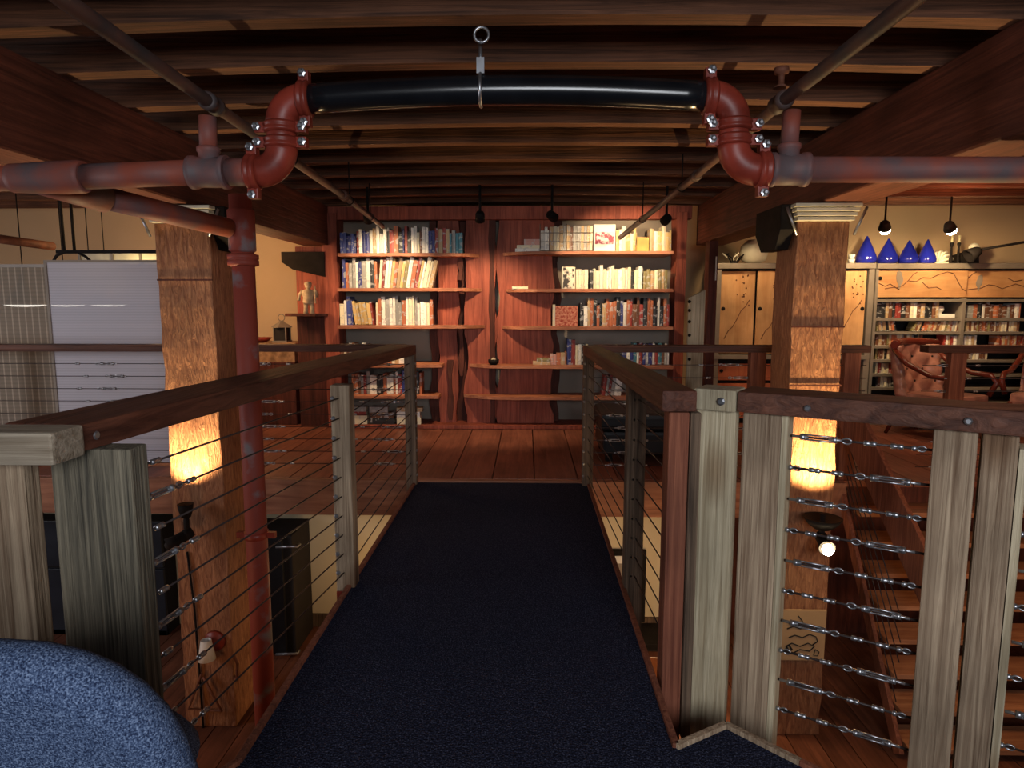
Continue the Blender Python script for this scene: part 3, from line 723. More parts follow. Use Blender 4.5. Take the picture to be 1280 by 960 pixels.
MB().beam(B + dd * 0.102 + back * 0.09 - Vector((0, 0, 0.036)), A + dd * 2.05 + back * 0.09 - Vector((0, 0, 0.036)), 0.18, 0.07).build('handrail', M['railx'], t, 0.008)

# railings along the edge of the far floor
def far_rail(x0, x1, posts, label, fits):
    t = thing('floor_railing', ((x0 + x1) / 2, 5.08, 0), label, 'railing')
    MB().lohi((x0, 5.05, 1.0), (x1, 5.17, 1.055)).build('handrail', M['railx'], t, 0.006)
    for px in posts: MB().lohi((px - 0.06, 5.075, 0.0), (px + 0.06, 5.145, 1.0)).build('post', M['postred'], t, 0.005)
    for i in range(9):
        z = 0.90 - i * 0.1
        ft = []
        for f, sgn in fits: ft += [('turnbuckle', f + (0.07 if i % 2 else 0), sgn), ('sleeve', f + sgn * (0.24 if i % 2 else 0.3), sgn)]
        cable(t, (x0, 5.11, z), (x1, 5.11, z), 0.0032, ft)
    return t
far_rail(-6.0, -0.95, (-2.25, -4.4, -5.9), 'reddish cable railing along the far floor edge left of the bridge', ((4.95, -1), (3.8, 1), (2.75, -1)))
far_rail(0.52, 2.62, (1.78, 2.5), 'reddish cable railing along the far floor edge right of the bridge', ((0.1, 1), (1.15, -1)))
far_rail(3.05, 6.2, (3.30, 5.0), 'reddish cable railing beside the tufted armchair at far right', ((0.1, 1),))

# steep open stair descending on the right, with a plank handrail
t = thing('stairs', (3.2, 4.55, LOW), 'steep open wooden stair descending below the far floor on the right', 'stairs')
for i in range(8):
    z = -0.18 - i * 0.19; y = 4.98 - i * 0.115
    MB().lohi((2.50, y - 0.16, z - 0.035), (3.95, y + 0.10, z)).build('tread', M['tread'], t, 0.004)
for xx in (2.46, 3.97):
    MB().beam((xx, 5.06, -0.08), (xx, 4.06, -1.58), 0.03, 0.09).build('stringer', M['postred'], t, 0.005)
pa, pb = at(1060, 515, 4.95), at(1172, 755, 4.10)
MB().beam(pa, pb, 0.04, 0.24).build('handrail', M['postred'], t, 0.006)
for k in range(5):
    f = 0.16 + 0.14 * k
    a = Vector((2.47, 5.0, 0.40 - f * 0.6)); b_ = Vector((2.47, 4.15, -0.55 - f * 1.0))
    MB().tube([a, b_], 0.004, 6).build('cable', M['cable'], t)

# ---------------------------------------------------------------- foreground chair
cc = Vector((-0.80, 1.0, 0.5))
t = thing('office_chair', (-0.80, 1.15, 0), 'blue tweed chair with a rounded back in the near left corner', 'chair')
m = MB(); nu, nv = 28, 6
hw, hh, th = 0.285, 0.315, 0.05
rot = Matrix.Rotation(math.radians(16), 3, 'X')
ctr = Vector((-0.845, 1.02, 0.545))
rings = []
for k in range(nv * 2 + 1):
    a = -PI / 2 + PI * k / (nv * 2); s_ = 0.80 + 0.20 * math.cos(a) if False else None
    inset = (1 - math.cos(a)) * 0.06; yy = math.sin(a) * th
    ring = []
    for j in range(nu):
        b_ = 2 * PI * j / nu
        ex = 2.6
        cx = math.copysign(abs(math.cos(b_)) ** (2 / ex), math.cos(b_)); cz = math.copysign(abs(math.sin(b_)) ** (2 / ex), math.sin(b_))
        ring.append(ctr + rot @ Vector((cx * (hw - inset), yy, cz * (hh - inset))))
    rings.append(ring)
b0 = 0
for r_ in rings: m.v += r_
for k in range(len(rings) - 1):
    for j in range(nu):
        m.f.append([k * nu + j, k * nu + (j + 1) % nu, (k + 1) * nu + (j + 1) % nu, (k + 1) * nu + j]); m.m.append(0); m.sm.append(True)
for k, sg in ((0, -1), (len(rings) - 1, 1)):
    ci = len(m.v); prev = [k * nu + j for j in range(nu)]
    for f in (0.6, 0.25):
        base = len(m.v)
        for j in range(nu):
            p = rings[k][j]; cpt = ctr + rot @ Vector((0, sg * (th + 0.014 * (1 - f)), 0))
            m.v.append(cpt + (p - (ctr + rot @ Vector((0, sg * th, 0)))) * f)
        cur = [base + j for j in range(nu)]
        for j in range(nu): m.f.append([prev[j], prev[(j + 1) % nu], cur[(j + 1) % nu], cur[j]]); m.m.append(0); m.sm.append(True)
        prev = cur
    m.f.append(prev); m.m.append(0); m.sm.append(True)
m.build('backrest', M['fabric'], t)
MB().lathe([(0.02, 0.0), (0.15, 0.0), (0.19, 0.02), (0.20, 0.045), (0.18, 0.075), (0.1, 0.088), (0.0, 0.09)], (-0.90, 1.24, 0.36), 28).build('seat', M['fabric'], t)
MB().tube([(-0.86, 1.06, 0.40), (-0.87, 1.08, 0.33), (-0.90, 1.24, 0.335)], 0.022, 10).build('back_support', M['iron'], t)
MB().tube([(-0.90, 1.24, 0.10), (-0.90, 1.24, 0.36)], 0.028, 12).build('gas_post', M['iron'], t)
for k in range(5):
    a = 2 * PI * k / 5 + 0.4; e = Vector((-0.90 + 0.24 * math.cos(a), 1.24 + 0.24 * math.sin(a) * 0.6 - 0.05, 0.07))
    l = MB().tube([(-0.90, 1.24, 0.11), e], 0.018, 8).build('leg', M['iron'], t)
    MB().lathe([(0.028, -0.012), (0.028, 0.012)], (e.x, e.y, 0.029), 12, 0, (1, 0, 0)).build('caster', M['iron'], l)

# ---------------------------------------------------------------- bookcase
BY = 7.1
bc = thing('bookcase', (-0.22, 7.4, 0), 'wall-wide red slab bookcase with live-edge shelves facing the bridge', 'bookcase')
MB().lohi((-2.16, 7.50, 0.0), (1.70, 7.56, 2.35)).build('back_panel', M['grey'], bc)
def wavy(x, z0, z1, amp, seed, n=18):
    r = random.Random(seed); ph = r.random() * 6
    return [(x + amp * (math.sin(ph + 2.1 * i * .5) * .6 + r.uniform(-.5, .5)), z0 + (z1 - z0) * i / n) for i in range(n + 1)]
def slab(px0, px1, y0, y1, amp, seed, name, mat, z1=2.34, lean=0, lab=None):
    x0, x1 = at(px0, 400, BY + .15).x, at(px1, 400, BY + .15).x
    lft = wavy(x0, 0.0, z1, amp, seed); rgt = wavy(x1, 0.0, z1, amp, seed + 50)
    if lean: rgt = [(a + lean * (1 - z / z1), z) for a, z in rgt]
    o = MB().prism(lft + rgt[::-1], y0, y1, 'y').build(name, M[mat], bc, 0.006)
    if lab: o['label'] = lab
    return o
slab(547, 575, 7.28, 7.40, 0.02, 3, 'slab', 'slab', lean=-0.05)
slab(582, 619, 7.25, 7.40, 0.03, 4, 'slab', 'slab')
slab(622, 690, 7.26, 7.40, 0.035, 9, 'slab', 'slab', lean=0.0)
slab(536, 548, 7.36, 7.44, 0.03, 12, 'slab', 'slabdark', lab='dark bark-edged slab')
slab(567, 588, 7.40, 7.45, 0.01, 14, 'slab', 'slabdark', lab='black gap strip')
slab(678, 700, 7.40, 7.45, 0.03, 15, 'slab', 'slabdark', lab='dark bark-edged slab')
slab(409, 427, 7.16, 7.44, 0.006, 21, 'side_board', 'slab')
slab(841, 853, 7.16, 7.44, 0.006, 23, 'side_board', 'slab')
slab(612, 619, 7.235, 7.262, 0.012, 31, 'bark_seam', 'slabdark')
for (px, y0, y1) in ((563, 450, 525), (577, 410, 470), (576, 320, 350), (700 - 26, 300, 310)):
    a, b_ = at(px, y0, 7.245), at(px, y1, 7.245)
    L = wavy(a.x - 0.03, b_.z, a.z, 0.012, px, 8); Rr = wavy(a.x + 0.02, b_.z, a.z, 0.012, px + 1, 8)
    MB().prism(L + Rr[::-1], 7.238, 7.30, 'y').build('bark_streak', M['slabdark'], bc)
SH = {}
def shelf(key, px0, px1, py, d0=7.03, d1=7.50, r0=False, r1=False):
    x0, x1 = at(px0, py, BY).x, at(px1, py, BY).x; z = at(600, py - 3, d0).z
    n = 16; rr = random.Random(py + px0)
    fr = []
    for i in range(n + 1):
        f = i / n; y = d0 + rr.uniform(-.012, .012)
        if r0 and f < 0.2: y = d0 + 0.22 * (1 - f / 0.2) ** 2
        if r1 and f > 0.8: y = d0 + 0.22 * ((f - 0.8) / 0.2) ** 2
        fr.append((x0 + (x1 - x0) * f, y))
    o = MB().prism(fr + [(x1, 7.27 if r1 else d1), (x0, 7.27 if r0 else d1)], z - 0.035, z, 'z').build('shelf', M['shelf'], bc, 0.004)
    SH[key] = (x0, x1, z)
for i, (y, x1) in enumerate(((319, 598), (363, 601), (410, 605), (459, 553), (498, 549))): shelf(('L', i), 424, x1, y, r1=i < 3)
for i, (y, x0) in enumerate(((317, 628), (364, 632), (411, 627), (460, 585), (499, 578))): shelf(('R', i), x0, 840, y, r0=True)
SH[('L', 5)] = (-2.0, -1.2, 0.0); SH[('R', 5)] = (0, 1.6, 0.0)
# upper plank bottom ledge
MB().lohi((-2.15, 7.10, 0.002), (1.69, 7.5, 0.045)).build('plinth', M['slab'], bc, 0.005)

# ---- books
def book_mesh():
    m = MB()   # unit: x thickness 0..1, y depth 0..1 (front = spine at y=0), z height 0..1
    m.lohi((0, 0.0, 0), (0.16, 1, 1)); m.lohi((0.84, 0, 0), (1, 1, 1))
    pro = [(0.0, 0.03), (0.15, 0.0), (0.5, -0.015), (0.85, 0.0), (1.0, 0.03), (0.84, 0.09), (0.16, 0.09)]
    m.prism(pro, 0, 1, 'z'); m.lohi((0.16, 0.08, 0.03), (0.84, 0.96, 0.97), 1)
    me = bpy.data.meshes.new('book'); me.from_pydata([tuple(v) for v in m.v], [], m.f); me.polygons.foreach_set('material_index', m.m)
    me.materials.append(M['spine']); me.materials.append(M['paper']); return me
BOOK = book_mesh()
def case_mesh():
    m = MB().lohi((0, 0.02, 0), (1, 1, 1)); m.lohi((0.14, 0.0, 0.04), (0.86, 0.03, 0.96)); m.lohi((0.05, 0.01, 0.0), (0.95, 0.03, 0.02), 1)
    me = bpy.data.meshes.new('case'); me.from_pydata([tuple(v) for v in m.v], [], m.f); me.polygons.foreach_set('material_index', m.m)
    me.materials.append(M['case']); me.materials.append(M['white']); return me
CASE = case_mesh()
PAL = {'navy': (0.03, 0.04, 0.20), 'blue': (0.04, 0.07, 0.30), 'cream': (0.78, 0.70, 0.50), 'white': (0.85, 0.82, 0.74), 'red': (0.30, 0.04, 0.03), 'rust': (0.45, 0.14, 0.06),
       'black': (0.02, 0.02, 0.022), 'tan': (0.50, 0.34, 0.18), 'olive': (0.24, 0.20, 0.08), 'grey': (0.33, 0.32, 0.30), 'teal': (0.06, 0.22, 0.28), 'yellow': (0.62, 0.42, 0.16), 'brown': (0.17, 0.07, 0.035), 'pink': (0.6, 0.3, 0.25), 'green': (0.08, 0.2, 0.09)}
RB = random.Random(11)
def place(me, name, loc, size, roty, colname, label, cat, group, rotz=0, lay=False):
    o = bpy.data.objects.new(name, me); COL.objects.link(o); o.location = loc; o.scale = size
    o.rotation_euler = (0, roty, rotz)
    c = PAL[colname]; j = RB.uniform(0.8, 1.15); o.color = (min(1, c[0] * j), min(1, c[1] * j), min(1, c[2] * j), 1)
    return tag(o, label, cat, group)
def row(px0, px1, py, hpx, pal, where, group, lean=(0, 0), thick=(0.022, 0.045), y=7.13, hv=0.16, z=None, me=None, name='book', cat='book', depth=0.19, start=0, D=None):
    """books standing from px0 to px1; lean: (from, to) fraction of the row that leans, degrees"""
    me = me or BOOK; D = D or y
    x0, x1 = at(px0, py, D).x, at(px1, py, D).x
    if z is None: z = at(px0, py, D).z
    hm = hpx * D / FPX * 1.0
    xx = x0; items = []
    while xx < x1 - 0.008:
        th = min(RB.uniform(*thick), x1 - xx); items.append((xx, th)); xx += th + 0.0025
    for i, (xx, th) in enumerate(items):
        f = i / max(1, len(items)); h = hm * (1 + RB.uniform(-hv, hv)); cn = RB.choice(pal)
        ang = 0
        if lean[0] is not None and lean[2:] and lean[2] <= f: ang = math.radians(lean[0] + (lean[1] - lean[0]) * (f - lean[2]) / max(.01, 1 - lean[2]))
        tt = th * math.cos(ang) * 0.985
        zz = z + (th * math.sin(-ang) if ang < 0 else 0)
        size_word = 'thick' if th > (thick[0] + thick[1]) / 2 * 1.2 else ('thin' if th < (thick[0] + thick[1]) / 2 * .8 else '')
        lab = ('%s %s %s, %s from left %s' % (size_word, cn, name if cat == 'book' else 'disc case', ordinal(i + start), where)).strip()
        place(me, name, (xx if ang >= 0 else xx, y + RB.uniform(0, .02), zz + 0.001 + (math.sin(ang) * tt if ang > 0 else 0)), (tt, depth, h), ang, cn, lab, cat, group)
    return len(items)
mix1 = ['navy', 'white', 'rust', 'red', 'cream', 'tan', 'black', 'white', 'pink', 'rust', 'brown', 'grey']
LB = 'of the left bookcase side'; RBk = 'of the right bookcase side'
def zL(k): return SH[k][2]
k = row(425, 445, 319, 25, ['navy', 'blue', 'blue', 'navy'], 'on the top shelf left of centre', 'books on the top left shelf', z=zL(('L', 0)))
k2 = row(446, 505, 319, 29, mix1, 'on the top shelf left of centre', 'books on the top left shelf', z=zL(('L', 0)), start=k)
k3 = row(506, 562, 319, 30, ['navy', 'white', 'red', 'black', 'cream', 'tan', 'grey', 'brown', 'white'], 'on the top shelf left of centre', 'books on the top left shelf', z=zL(('L', 0)), start=k + k2, depth=.115)
row(562, 579, 319, 26, ['teal', 'grey', 'cream', 'teal'], 'on the top shelf left of centre', 'books on the top left shelf', z=zL(('L', 0)), start=k + k2 + k3, depth=.115)
k = row(428, 472, 363, 34, ['rust', 'grey', 'pink', 'white', 'grey', 'black', 'red', 'navy'], 'on the second shelf left of centre', 'books on the second left shelf', z=zL(('L', 1)), hv=.1)
row(473, 541, 363, 35, ['cream', 'white', 'olive', 'white', 'cream', 'yellow', 'red', 'rust', 'tan', 'white'], 'on the second shelf left of centre', 'books on the second left shelf', lean=(5, 14, 0.0), z=zL(('L', 1)), start=k, hv=.1, depth=.115)
k = row(425, 441, 410, 31, ['blue', 'navy', 'cream', 'white'], 'on the third shelf left of centre', 'books on the third left shelf', z=zL(('L', 2)))
k2 = row(444, 468, 410, 28, ['tan', 'cream', 'rust', 'red', 'yellow'], 'on the third shelf left of centre', 'books on the third left shelf', lean=(-9, -6, 0.0), z=zL(('L', 2)), start=k, hv=.06)
row(470, 541, 410, 32, ['white', 'cream', 'white', 'grey', 'black', 'cream', 'rust', 'white'], 'on the third shelf left of centre', 'books on the third left shelf', z=zL(('L', 2)), start=k + k2, depth=.115)
k = row(426, 460, 459, 23, ['white', 'grey', 'brown', 'cream'], 'on the fourth shelf left of centre', 'books on the fourth left shelf', z=zL(('L', 3)))
row(466, 512, 459, 12, ['rust', 'cream', 'white', 'tan'], 'on the fourth shelf left of centre', 'books on the fourth left shelf', z=zL(('L', 3)), start=k, thick=(0.03, 0.06))
row(440, 528, 498, 26, ['black', 'rust', 'red', 'white', 'brown', 'navy', 'black', 'cream', 'grey'], 'on the fifth shelf left of centre', 'books on the fifth left shelf', z=zL(('L', 4)))
row(676, 686, 317, 28, ['grey', 'white'], 'on the top shelf right of centre', 'books on the top right shelf', z=zL(('R', 0)), depth=.115)
k = row(687, 741, 317, 31, ['cream', 'tan', 'white', 'red', 'cream', 'grey', 'brown', 'tan'], 'on the top shelf right of centre', 'books on the top right shelf', z=zL(('R', 0)), hv=.04, start=3, depth=.115)
row(770, 796, 317, 27, ['cream', 'yellow', 'white'], 'on the top shelf right of centre', 'books on the top right shelf', z=zL(('R', 0)), start=k + 4, hv=.25)
row(812, 839, 317, 28, ['cream', 'white', 'tan', 'yellow'], 'at the right end of the top right shelf', 'books on the top right shelf', z=zL(('R', 0)))
k = row(720, 735, 364, 24, ['cream', 'tan', 'cream'], 'on the second shelf right of centre', 'books on the second right shelf', z=zL(('R', 1)), hv=.03)
k2 = row(737, 803, 364, 25, ['white', 'cream', 'white', 'black', 'white', 'cream'], 'on the second shelf right of centre', 'books on the second right shelf', z=zL(('R', 1)), start=k)
row(804, 835, 364, 23, ['olive', 'olive', 'tan', 'olive', 'cream'], 'on the second shelf right of centre', 'books on the second right shelf', z=zL(('R', 1)), hv=.06, start=k + k2)
row(691, 694, 411, 23, ['cream'], 'on the third shelf right of centre', 'books on the third right shelf', z=zL(('R', 2)), depth=.115)
row(725, 836, 411, 30, ['white', 'olive', 'black', 'grey', 'red', 'cream', 'rust', 'brown', 'navy', 'red', 'tan', 'black'], 'on the third shelf right of centre', 'books on the third right shelf', z=zL(('R', 2)), hv=.2, start=2)
k = row(688, 708, 460, 15, ['rust', 'pink', 'tan'], 'on the fourth shelf right of centre', 'books on the fourth right shelf', z=zL(('R', 3)), depth=.115)
row(709, 735, 460, 28, ['red', 'cream', 'black', 'navy', 'white'], 'on the fourth shelf right of centre', 'books on the fourth right shelf', z=zL(('R', 3)), start=k)
row(778, 836, 460, 24, ['grey', 'navy', 'teal', 'brown', 'white', 'red'], 'behind the right handrail on the fourth shelf', 'books on the fourth right shelf', z=zL(('R', 3)))
row(752, 776, 499, 24, ['white', 'grey', 'red'], 'on the fifth shelf right of centre', 'books on the fifth right shelf', lean=(8, 6, 0.0), z=zL(('R', 4)))
row(798, 826, 528, 13, ['rust', 'white', 'red'], 'on the lowest ledge at right', 'books on the lowest right ledge', z=0.047)
# flat books and boxes
def flat(px0, px1, py, hp, cn, label, n=0, y=7.13, z=None, name='book', cat='book'):
    a, b_ = at(px0, py, y), at(px1, py, y)
    zz = a.z if z is None else z
    o = bpy.data.objects.new(name, BOOK); COL.objects.link(o); h = hp * y / FPX
    o.scale = (h, 0.115, b_.x - a.x); o.rotation_euler = (0, PI / 2, 0); o.location = (a.x, y, zz + h + 0.001)
    o.color = (*PAL[cn], 1); tag(o, label, cat); return zz + h + 0.001
z0 = zL(('R', 0)); z0 = flat(644, 676, 317, 4, 'white', 'large flat white book under two others on the top right shelf', z=z0)
z0 = flat(646, 675, 313, 4, 'cream', 'flat cream book in the middle of the pile on the top right shelf', z=z0)
flat(655, 675, 309, 7, 'pink', 'small flat book on top of the pile on the top right shelf', z=z0)
flat(640, 660, 364, 3, 'cream', 'thin cream book lying alone on the second right shelf', z=zL(('R', 1)))
z0 = flat(666, 688, 460, 4, 'tan', 'tan book lying at the bottom of the pair on the fourth right shelf', z=zL(('R', 3)))
flat(671, 687, 456, 4, 'olive', 'olive book lying on top of the pair on the fourth right shelf', z=z0)
z0 = 0.046
for (a, b_, h, cn, lb) in ((441, 459, 11, 'cream', 'cream book at the bottom of the first floor pile'), (442, 458, 5, 'red', 'red book on the first floor pile'), (441, 458, 6, 'grey', 'grey book topmost on the first floor pile')):
    z0 = flat(a, b_, 527, h, cn, lb + ' under the left shelves', z=z0)
z0 = 0.046
for (a, b_, h, cn, lb) in ((462, 493, 8, 'black', 'black book at the bottom of the middle floor pile'), (463, 492, 7, 'brown', 'brown book on the middle floor pile'), (462, 485, 7, 'grey', 'grey book topmost on the middle floor pile')):
    z0 = flat(a, b_, 527, h, cn, lb + ' under the left shelves', z=z0)
z0 = 0.046
for (a, b_, h, cn, lb) in ((496, 526, 9, 'cream', 'cream book at the bottom of the right floor pile'), (496, 525, 7, 'white', 'white book on the right floor pile'), (496, 528, 5, 'tan', 'tan book topmost on the right floor pile')):
    z0 = flat(a, b_, 527, h, cn, lb + ' under the left shelves', z=z0)
# magazine boxes and display books
def upright(px0, px1, py, hp, mat, name, label, cat, y=7.14, depth=0.16, z=None, trim=None):
    a, b_ = at(px0, py, y), at(px1, py, y); z = a.z if z is None else z; h = hp * y / FPX
    t = thing(name, ((a.x + b_.x) / 2, y, z), label, cat)
    MB().lohi((a.x, y, z), (b_.x, y + depth, z + h)).build('body', mat, t, 0.004)
    if trim: MB().lohi((a.x + .015, y - 0.004, z + h * trim[0]), (b_.x - .015, y + 0.004, z + h * trim[1])).build('label_panel', trim[2], t)
    return t
M['pattern'] = plain('patterned_red_paper', (0.62, 0.28, 0.18), 0.7, 0, 0.3, 45, c2=(0.30, 0.03, 0.02))
M['photo'] = plain('photo_print', (0.8, 0.72, 0.58), 0.5, 0, 0.3, 16, c2=(0.05, 0.04, 0.035), lo=0.45, hi=0.55)
M['photored'] = plain('photo_print_red', (0.75, 0.6, 0.6), 0.5, 0, 0.3, 22, c2=(0.28, 0.05, 0.08), lo=0.45, hi=0.55)
upright(742, 769, 317, 33, M['pattern'] if False else M['white'], 'display_book', 'large pale book facing out on the top right shelf', 'book', z=zL(('R', 0)), depth=.03, trim=(.28, .72, M['photored']))
upright(796, 811, 317, 17, plain('amber_card', (0.72, 0.42, 0.10)), 'card_box', 'small amber box in front of the books on the top right shelf', 'box', y=7.09, depth=.03, z=zL(('R', 0)))
upright(702, 719, 364, 27, M['ivory'], 'picture_book', 'book with a black and white photograph facing out on second right shelf', 'book', z=zL(('R', 1)), depth=.03, trim=(.03, .97, M['photo']))
upright(694, 722, 411, 25, M['pattern'], 'patterned_box', 'red patterned box on the third right shelf', 'box', depth=.10, z=zL(('R', 2)))
for px in (686, 705, 724): pass
o = thing('wire_rack', (at(700, 317, 7.1).x, 7.1, zL(('R', 0))), 'thin wire rack holding books on the top right shelf', 'rack')
a, b_ = at(675, 317, 7.1), at(741, 317, 7.1); z0 = zL(('R', 0)); H_ = 0.29
for zz in (0.012, H_ * .36, H_ * .68):
    MB().tube([(a.x, 7.115, z0 + zz), (b_.x, 7.115, z0 + zz)], 0.004, 6).build('rail', M['cabmetal'], o)
for i in range(3):
    xx = a.x + (b_.x - a.x) * i / 2; MB().tube([(xx, 7.115, z0), (xx, 7.115, z0 + H_)], 0.004, 6).build('upright', M['cabmetal'], o)
# small dark bowl and figurines on shelves
p = at(617, 459, 7.12); p.z = zL(('R', 3))
t = thing('small_bowl', p, 'small dark bowl on the left end of the fourth right shelf', 'bowl')
MB().lathe([(0.03, 0), (0.055, 0.02), (0.06, 0.06), (0.052, 0.06), (0.03, 0.03)], p, 16).build('bowl', M['iron'], t); MB().ball(p + Vector((0, 0, 0.05)), 0.03).build('contents', M['stone'], t)
for (px, lb, hgt) in ((470, 'taller dark figurine on the fourth left shelf', 0.16), (476, 'slim dark figurine beside the taller one on the fourth left shelf', 0.13), (492, 'squat dark figurine on the fourth left shelf', 0.10)):
    p = at(px, 459, 7.35); p.z = zL(('L', 3))
    t = thing('figurine', p, lb, 'figurine')
    MB().lathe([(0.03, 0), (0.026, 0.02), (0.034, hgt * .5), (0.02, hgt * .75)], p, 12).build('body', M['iron'], t); MB().ball(p + Vector((0, 0, hgt * .85)), hgt * .16).build('head', M['iron'], t)

# shelf spotlights
def can_light(px, py, Y, aim, label, energy, spot=70):
    p = at(px, py, Y); a = (Vector(aim) - p).normalized()
    t = thing('spotlight', p, label, 'spotlight')
    MB().lathe([(0.03, -0.05), (0.042, -0.03), (0.046, 0.045), (0.041, 0.045), (0.036, 0.02)], p, 16, 0, a).build('can', M['iron'], t)
    MB().lathe([(0.0, 0), (0.034, 0.001)], p + a * 0.025, 14, 0, a).build('bulb', M['bulb'], t)
    MB().tube([p, Vector((p.x, p.y, JB + 0.06))], 0.012, 8).build('stem', M['iron'], t)
    lamp('SPOT', 'spotlight_lamp', p + a * 0.075, aim, energy, (1, 0.72, 0.42), 0.04, spot, 0.7)
can_light(600, 271, 6.22, (-0.5, 7.2, 0.8), 'black ceiling spotlight above the middle of the bookcase', 90, 95)
can_light(690, 270, 6.22, (1.0, 7.15, 1.7), 'black ceiling spotlight above the wire rack', 75, 80)
can_light(833, 274, 6.22, (1.1, 7.15, 1.9), 'black ceiling spotlight above the right end of the bookcase', 55)
can_light(460, 272, 6.22, (-1.5, 7.2, 1.5), 'black ceiling spotlight above the left end of the bookcase', 75, 80)

# ---------------------------------------------------------------- left end: pillar, statuette, hearth
t = thing('dark_pillar', (at(390, 400, 7.3).x, 7.4, 0), 'dark red plank pillar left of the bookcase carrying a small shelf', 'pillar')
a, b_ = at(372, 400, 7.3).x, at(411, 400, 7.3).x
MB().lohi((a, 7.3, 0), (b_, 7.6, 2.0)).build('shaft', M['slab'], t, 0.01)
MB().lohi((a, 7.27, 0), (b_, 7.30, 1.25)).build('lower_panel', M['slabdark'], t, 0.006)
q = at(356, 320, 7.2)
MB().prism([(a - .1, 1.93), (a - .1, 1.82), (a + .02, 1.74), (b_ + .02, 1.66), (b_ + .02, 1.93)], 7.15, 7.42, 'y').build('corbel', M['iron'], t, 0.006)
a2, b2 = at(355, 392, 7.1), at(408, 392, 7.1)
MB().prism([(a2.x, 7.12), (a2.x + .1, 7.05), (b2.x - .1, 7.04), (b2.x, 7.1), (b2.x, 7.3), (a2.x, 7.28)], a2.z - 0.03, a2.z).build('ledge', M['slabdark'], t, 0.004)
zled = a2.z
# stone statuette: stocky standing figure
p = Vector((at(387, 390, 7.15).x, 7.13, zled))
t = thing('statuette', p, 'pale carved stone statuette of a standing figure on the dark pillar ledge', 'statuette')
m = MB()
for sx in (-1, 1):
    m.tube([p + Vector((sx * 0.035, 0, 0)), p + Vector((sx * 0.034, 0, 0.06)), p + Vector((sx * 0.028, 0, 0.13))], 0.02, 10, rs=[0.028, 0.022, 0.03])
m.lathe([(0.05, 0.10), (0.062, 0.13), (0.055, 0.17), (0.068, 0.22), (0.06, 0.25), (0.022, 0.265), (0.02, 0.28)], p, 14)
m.build('body', M['stone'], t)
MB().ball(p + Vector((0, 0, 0.30)), 0.036, 12, sc=(1, 1, 1.1)).lathe([(0.042, 0.31), (0.04, 0.33), (0.018, 0.345)], p, 12).build('head', M['stone'], t)
MB().tube([p + Vector((-0.055, 0, 0.245)), p + Vector((-0.095, -0.01, 0.20)), p + Vector((-0.10, -0.02, 0.14))], 0.018, 8, rs=[0.022, 0.018, 0.016]).build('arm', M['stone'], t)
MB().tube([p + Vector((0.055, 0, 0.245)), p + Vector((0.10, -0.01, 0.19)), p + Vector((0.085, -0.03, 0.25))], 0.018, 8, rs=[0.022, 0.018, 0.016]).build('arm', M['stone'], t)
MB().tube([p + Vector((0.088, -0.04, 0.11)), p + Vector((0.084, -0.03, 0.30))], 0.008, 8).build('staff', M['stone'], t)
# log hearth shelf
hs = thing('log_stack', (-2.95, 7.4, 0), 'stack of split logs forming a ledge below the tan wall', 'log stack')
MB().lohi((-3.5, 7.32, 0), (-2.62, 7.75, 0.72)).build('base', M['slabdark'], hs, 0.01)
for r_ in range(4):
    xx = -3.5
    while xx < -2.66:
        L = R.uniform(.2, .42); L = min(L, -2.62 - xx)
        zc = 0.745 + r_ * 0.047
        MB().tube([(xx + 0.005, 7.42 + R.uniform(-.03, .03), zc), (xx + L - 0.005, 7.42, zc)], 0.026, 7).build('log', M['stonewood'], hs)
        xx += L
MB().lohi((-3.5, 7.32, 0.72), (-2.62, 7.72, 0.905)).build('backing', M['stonewood'], hs)
MB().lohi((-3.52, 7.34, 0.905), (-2.61, 7.74, 0.935)).build('top_board', M['stonewood'], hs, 0.006)
p = Vector((at(353, 428, 7.45).x, 7.45, 0.936))
t = thing('lantern', p, 'small metal lantern with a ring handle on the log ledge', 'lantern')
m = MB()
for sx in (-1, 1):
    for sy in (-1, 1): m.lohi((p.x + sx * .07 - .006, p.y + sy * .07 - .006, p.z + .02), (p.x + sx * .07 + .006, p.y + sy * .07 + .006, p.z + .17))
m.lohi((p.x - .085, p.y - .085, p.z), (p.x + .085, p.y + .085, p.z + .02)); m.build('frame', M['cabmetal'], t)
MB().lohi((p.x - .065, p.y - .065, p.z + .02), (p.x + .065, p.y + .065, p.z + .165)).build('glass', M['dark'], t)
MB().lathe([(0.125, 0.17), (0.11, 0.185), (0.04, 0.225), (0.03, 0.24), (0.0, 0.245)], p, 4, smooth=False).build('roof', M['cabmetal'], t)
MB().torus(p + Vector((0, 0, 0.28)), 0.038, 0.005, (0, 1, 0), 18, 6).build('ring', M['cabmetal'], t)
p = Vector((at(325, 437, 7.40).x, 7.42, 0.936))
tag(MB().lathe([(0.05, 0), (0.10, 0.02), (0.13, 0.055), (0.122, 0.055), (0.08, 0.025)], p, 20).build('red_bowl', M['redpipe']), 'shallow red bowl on the log ledge left of the lantern', 'bowl')

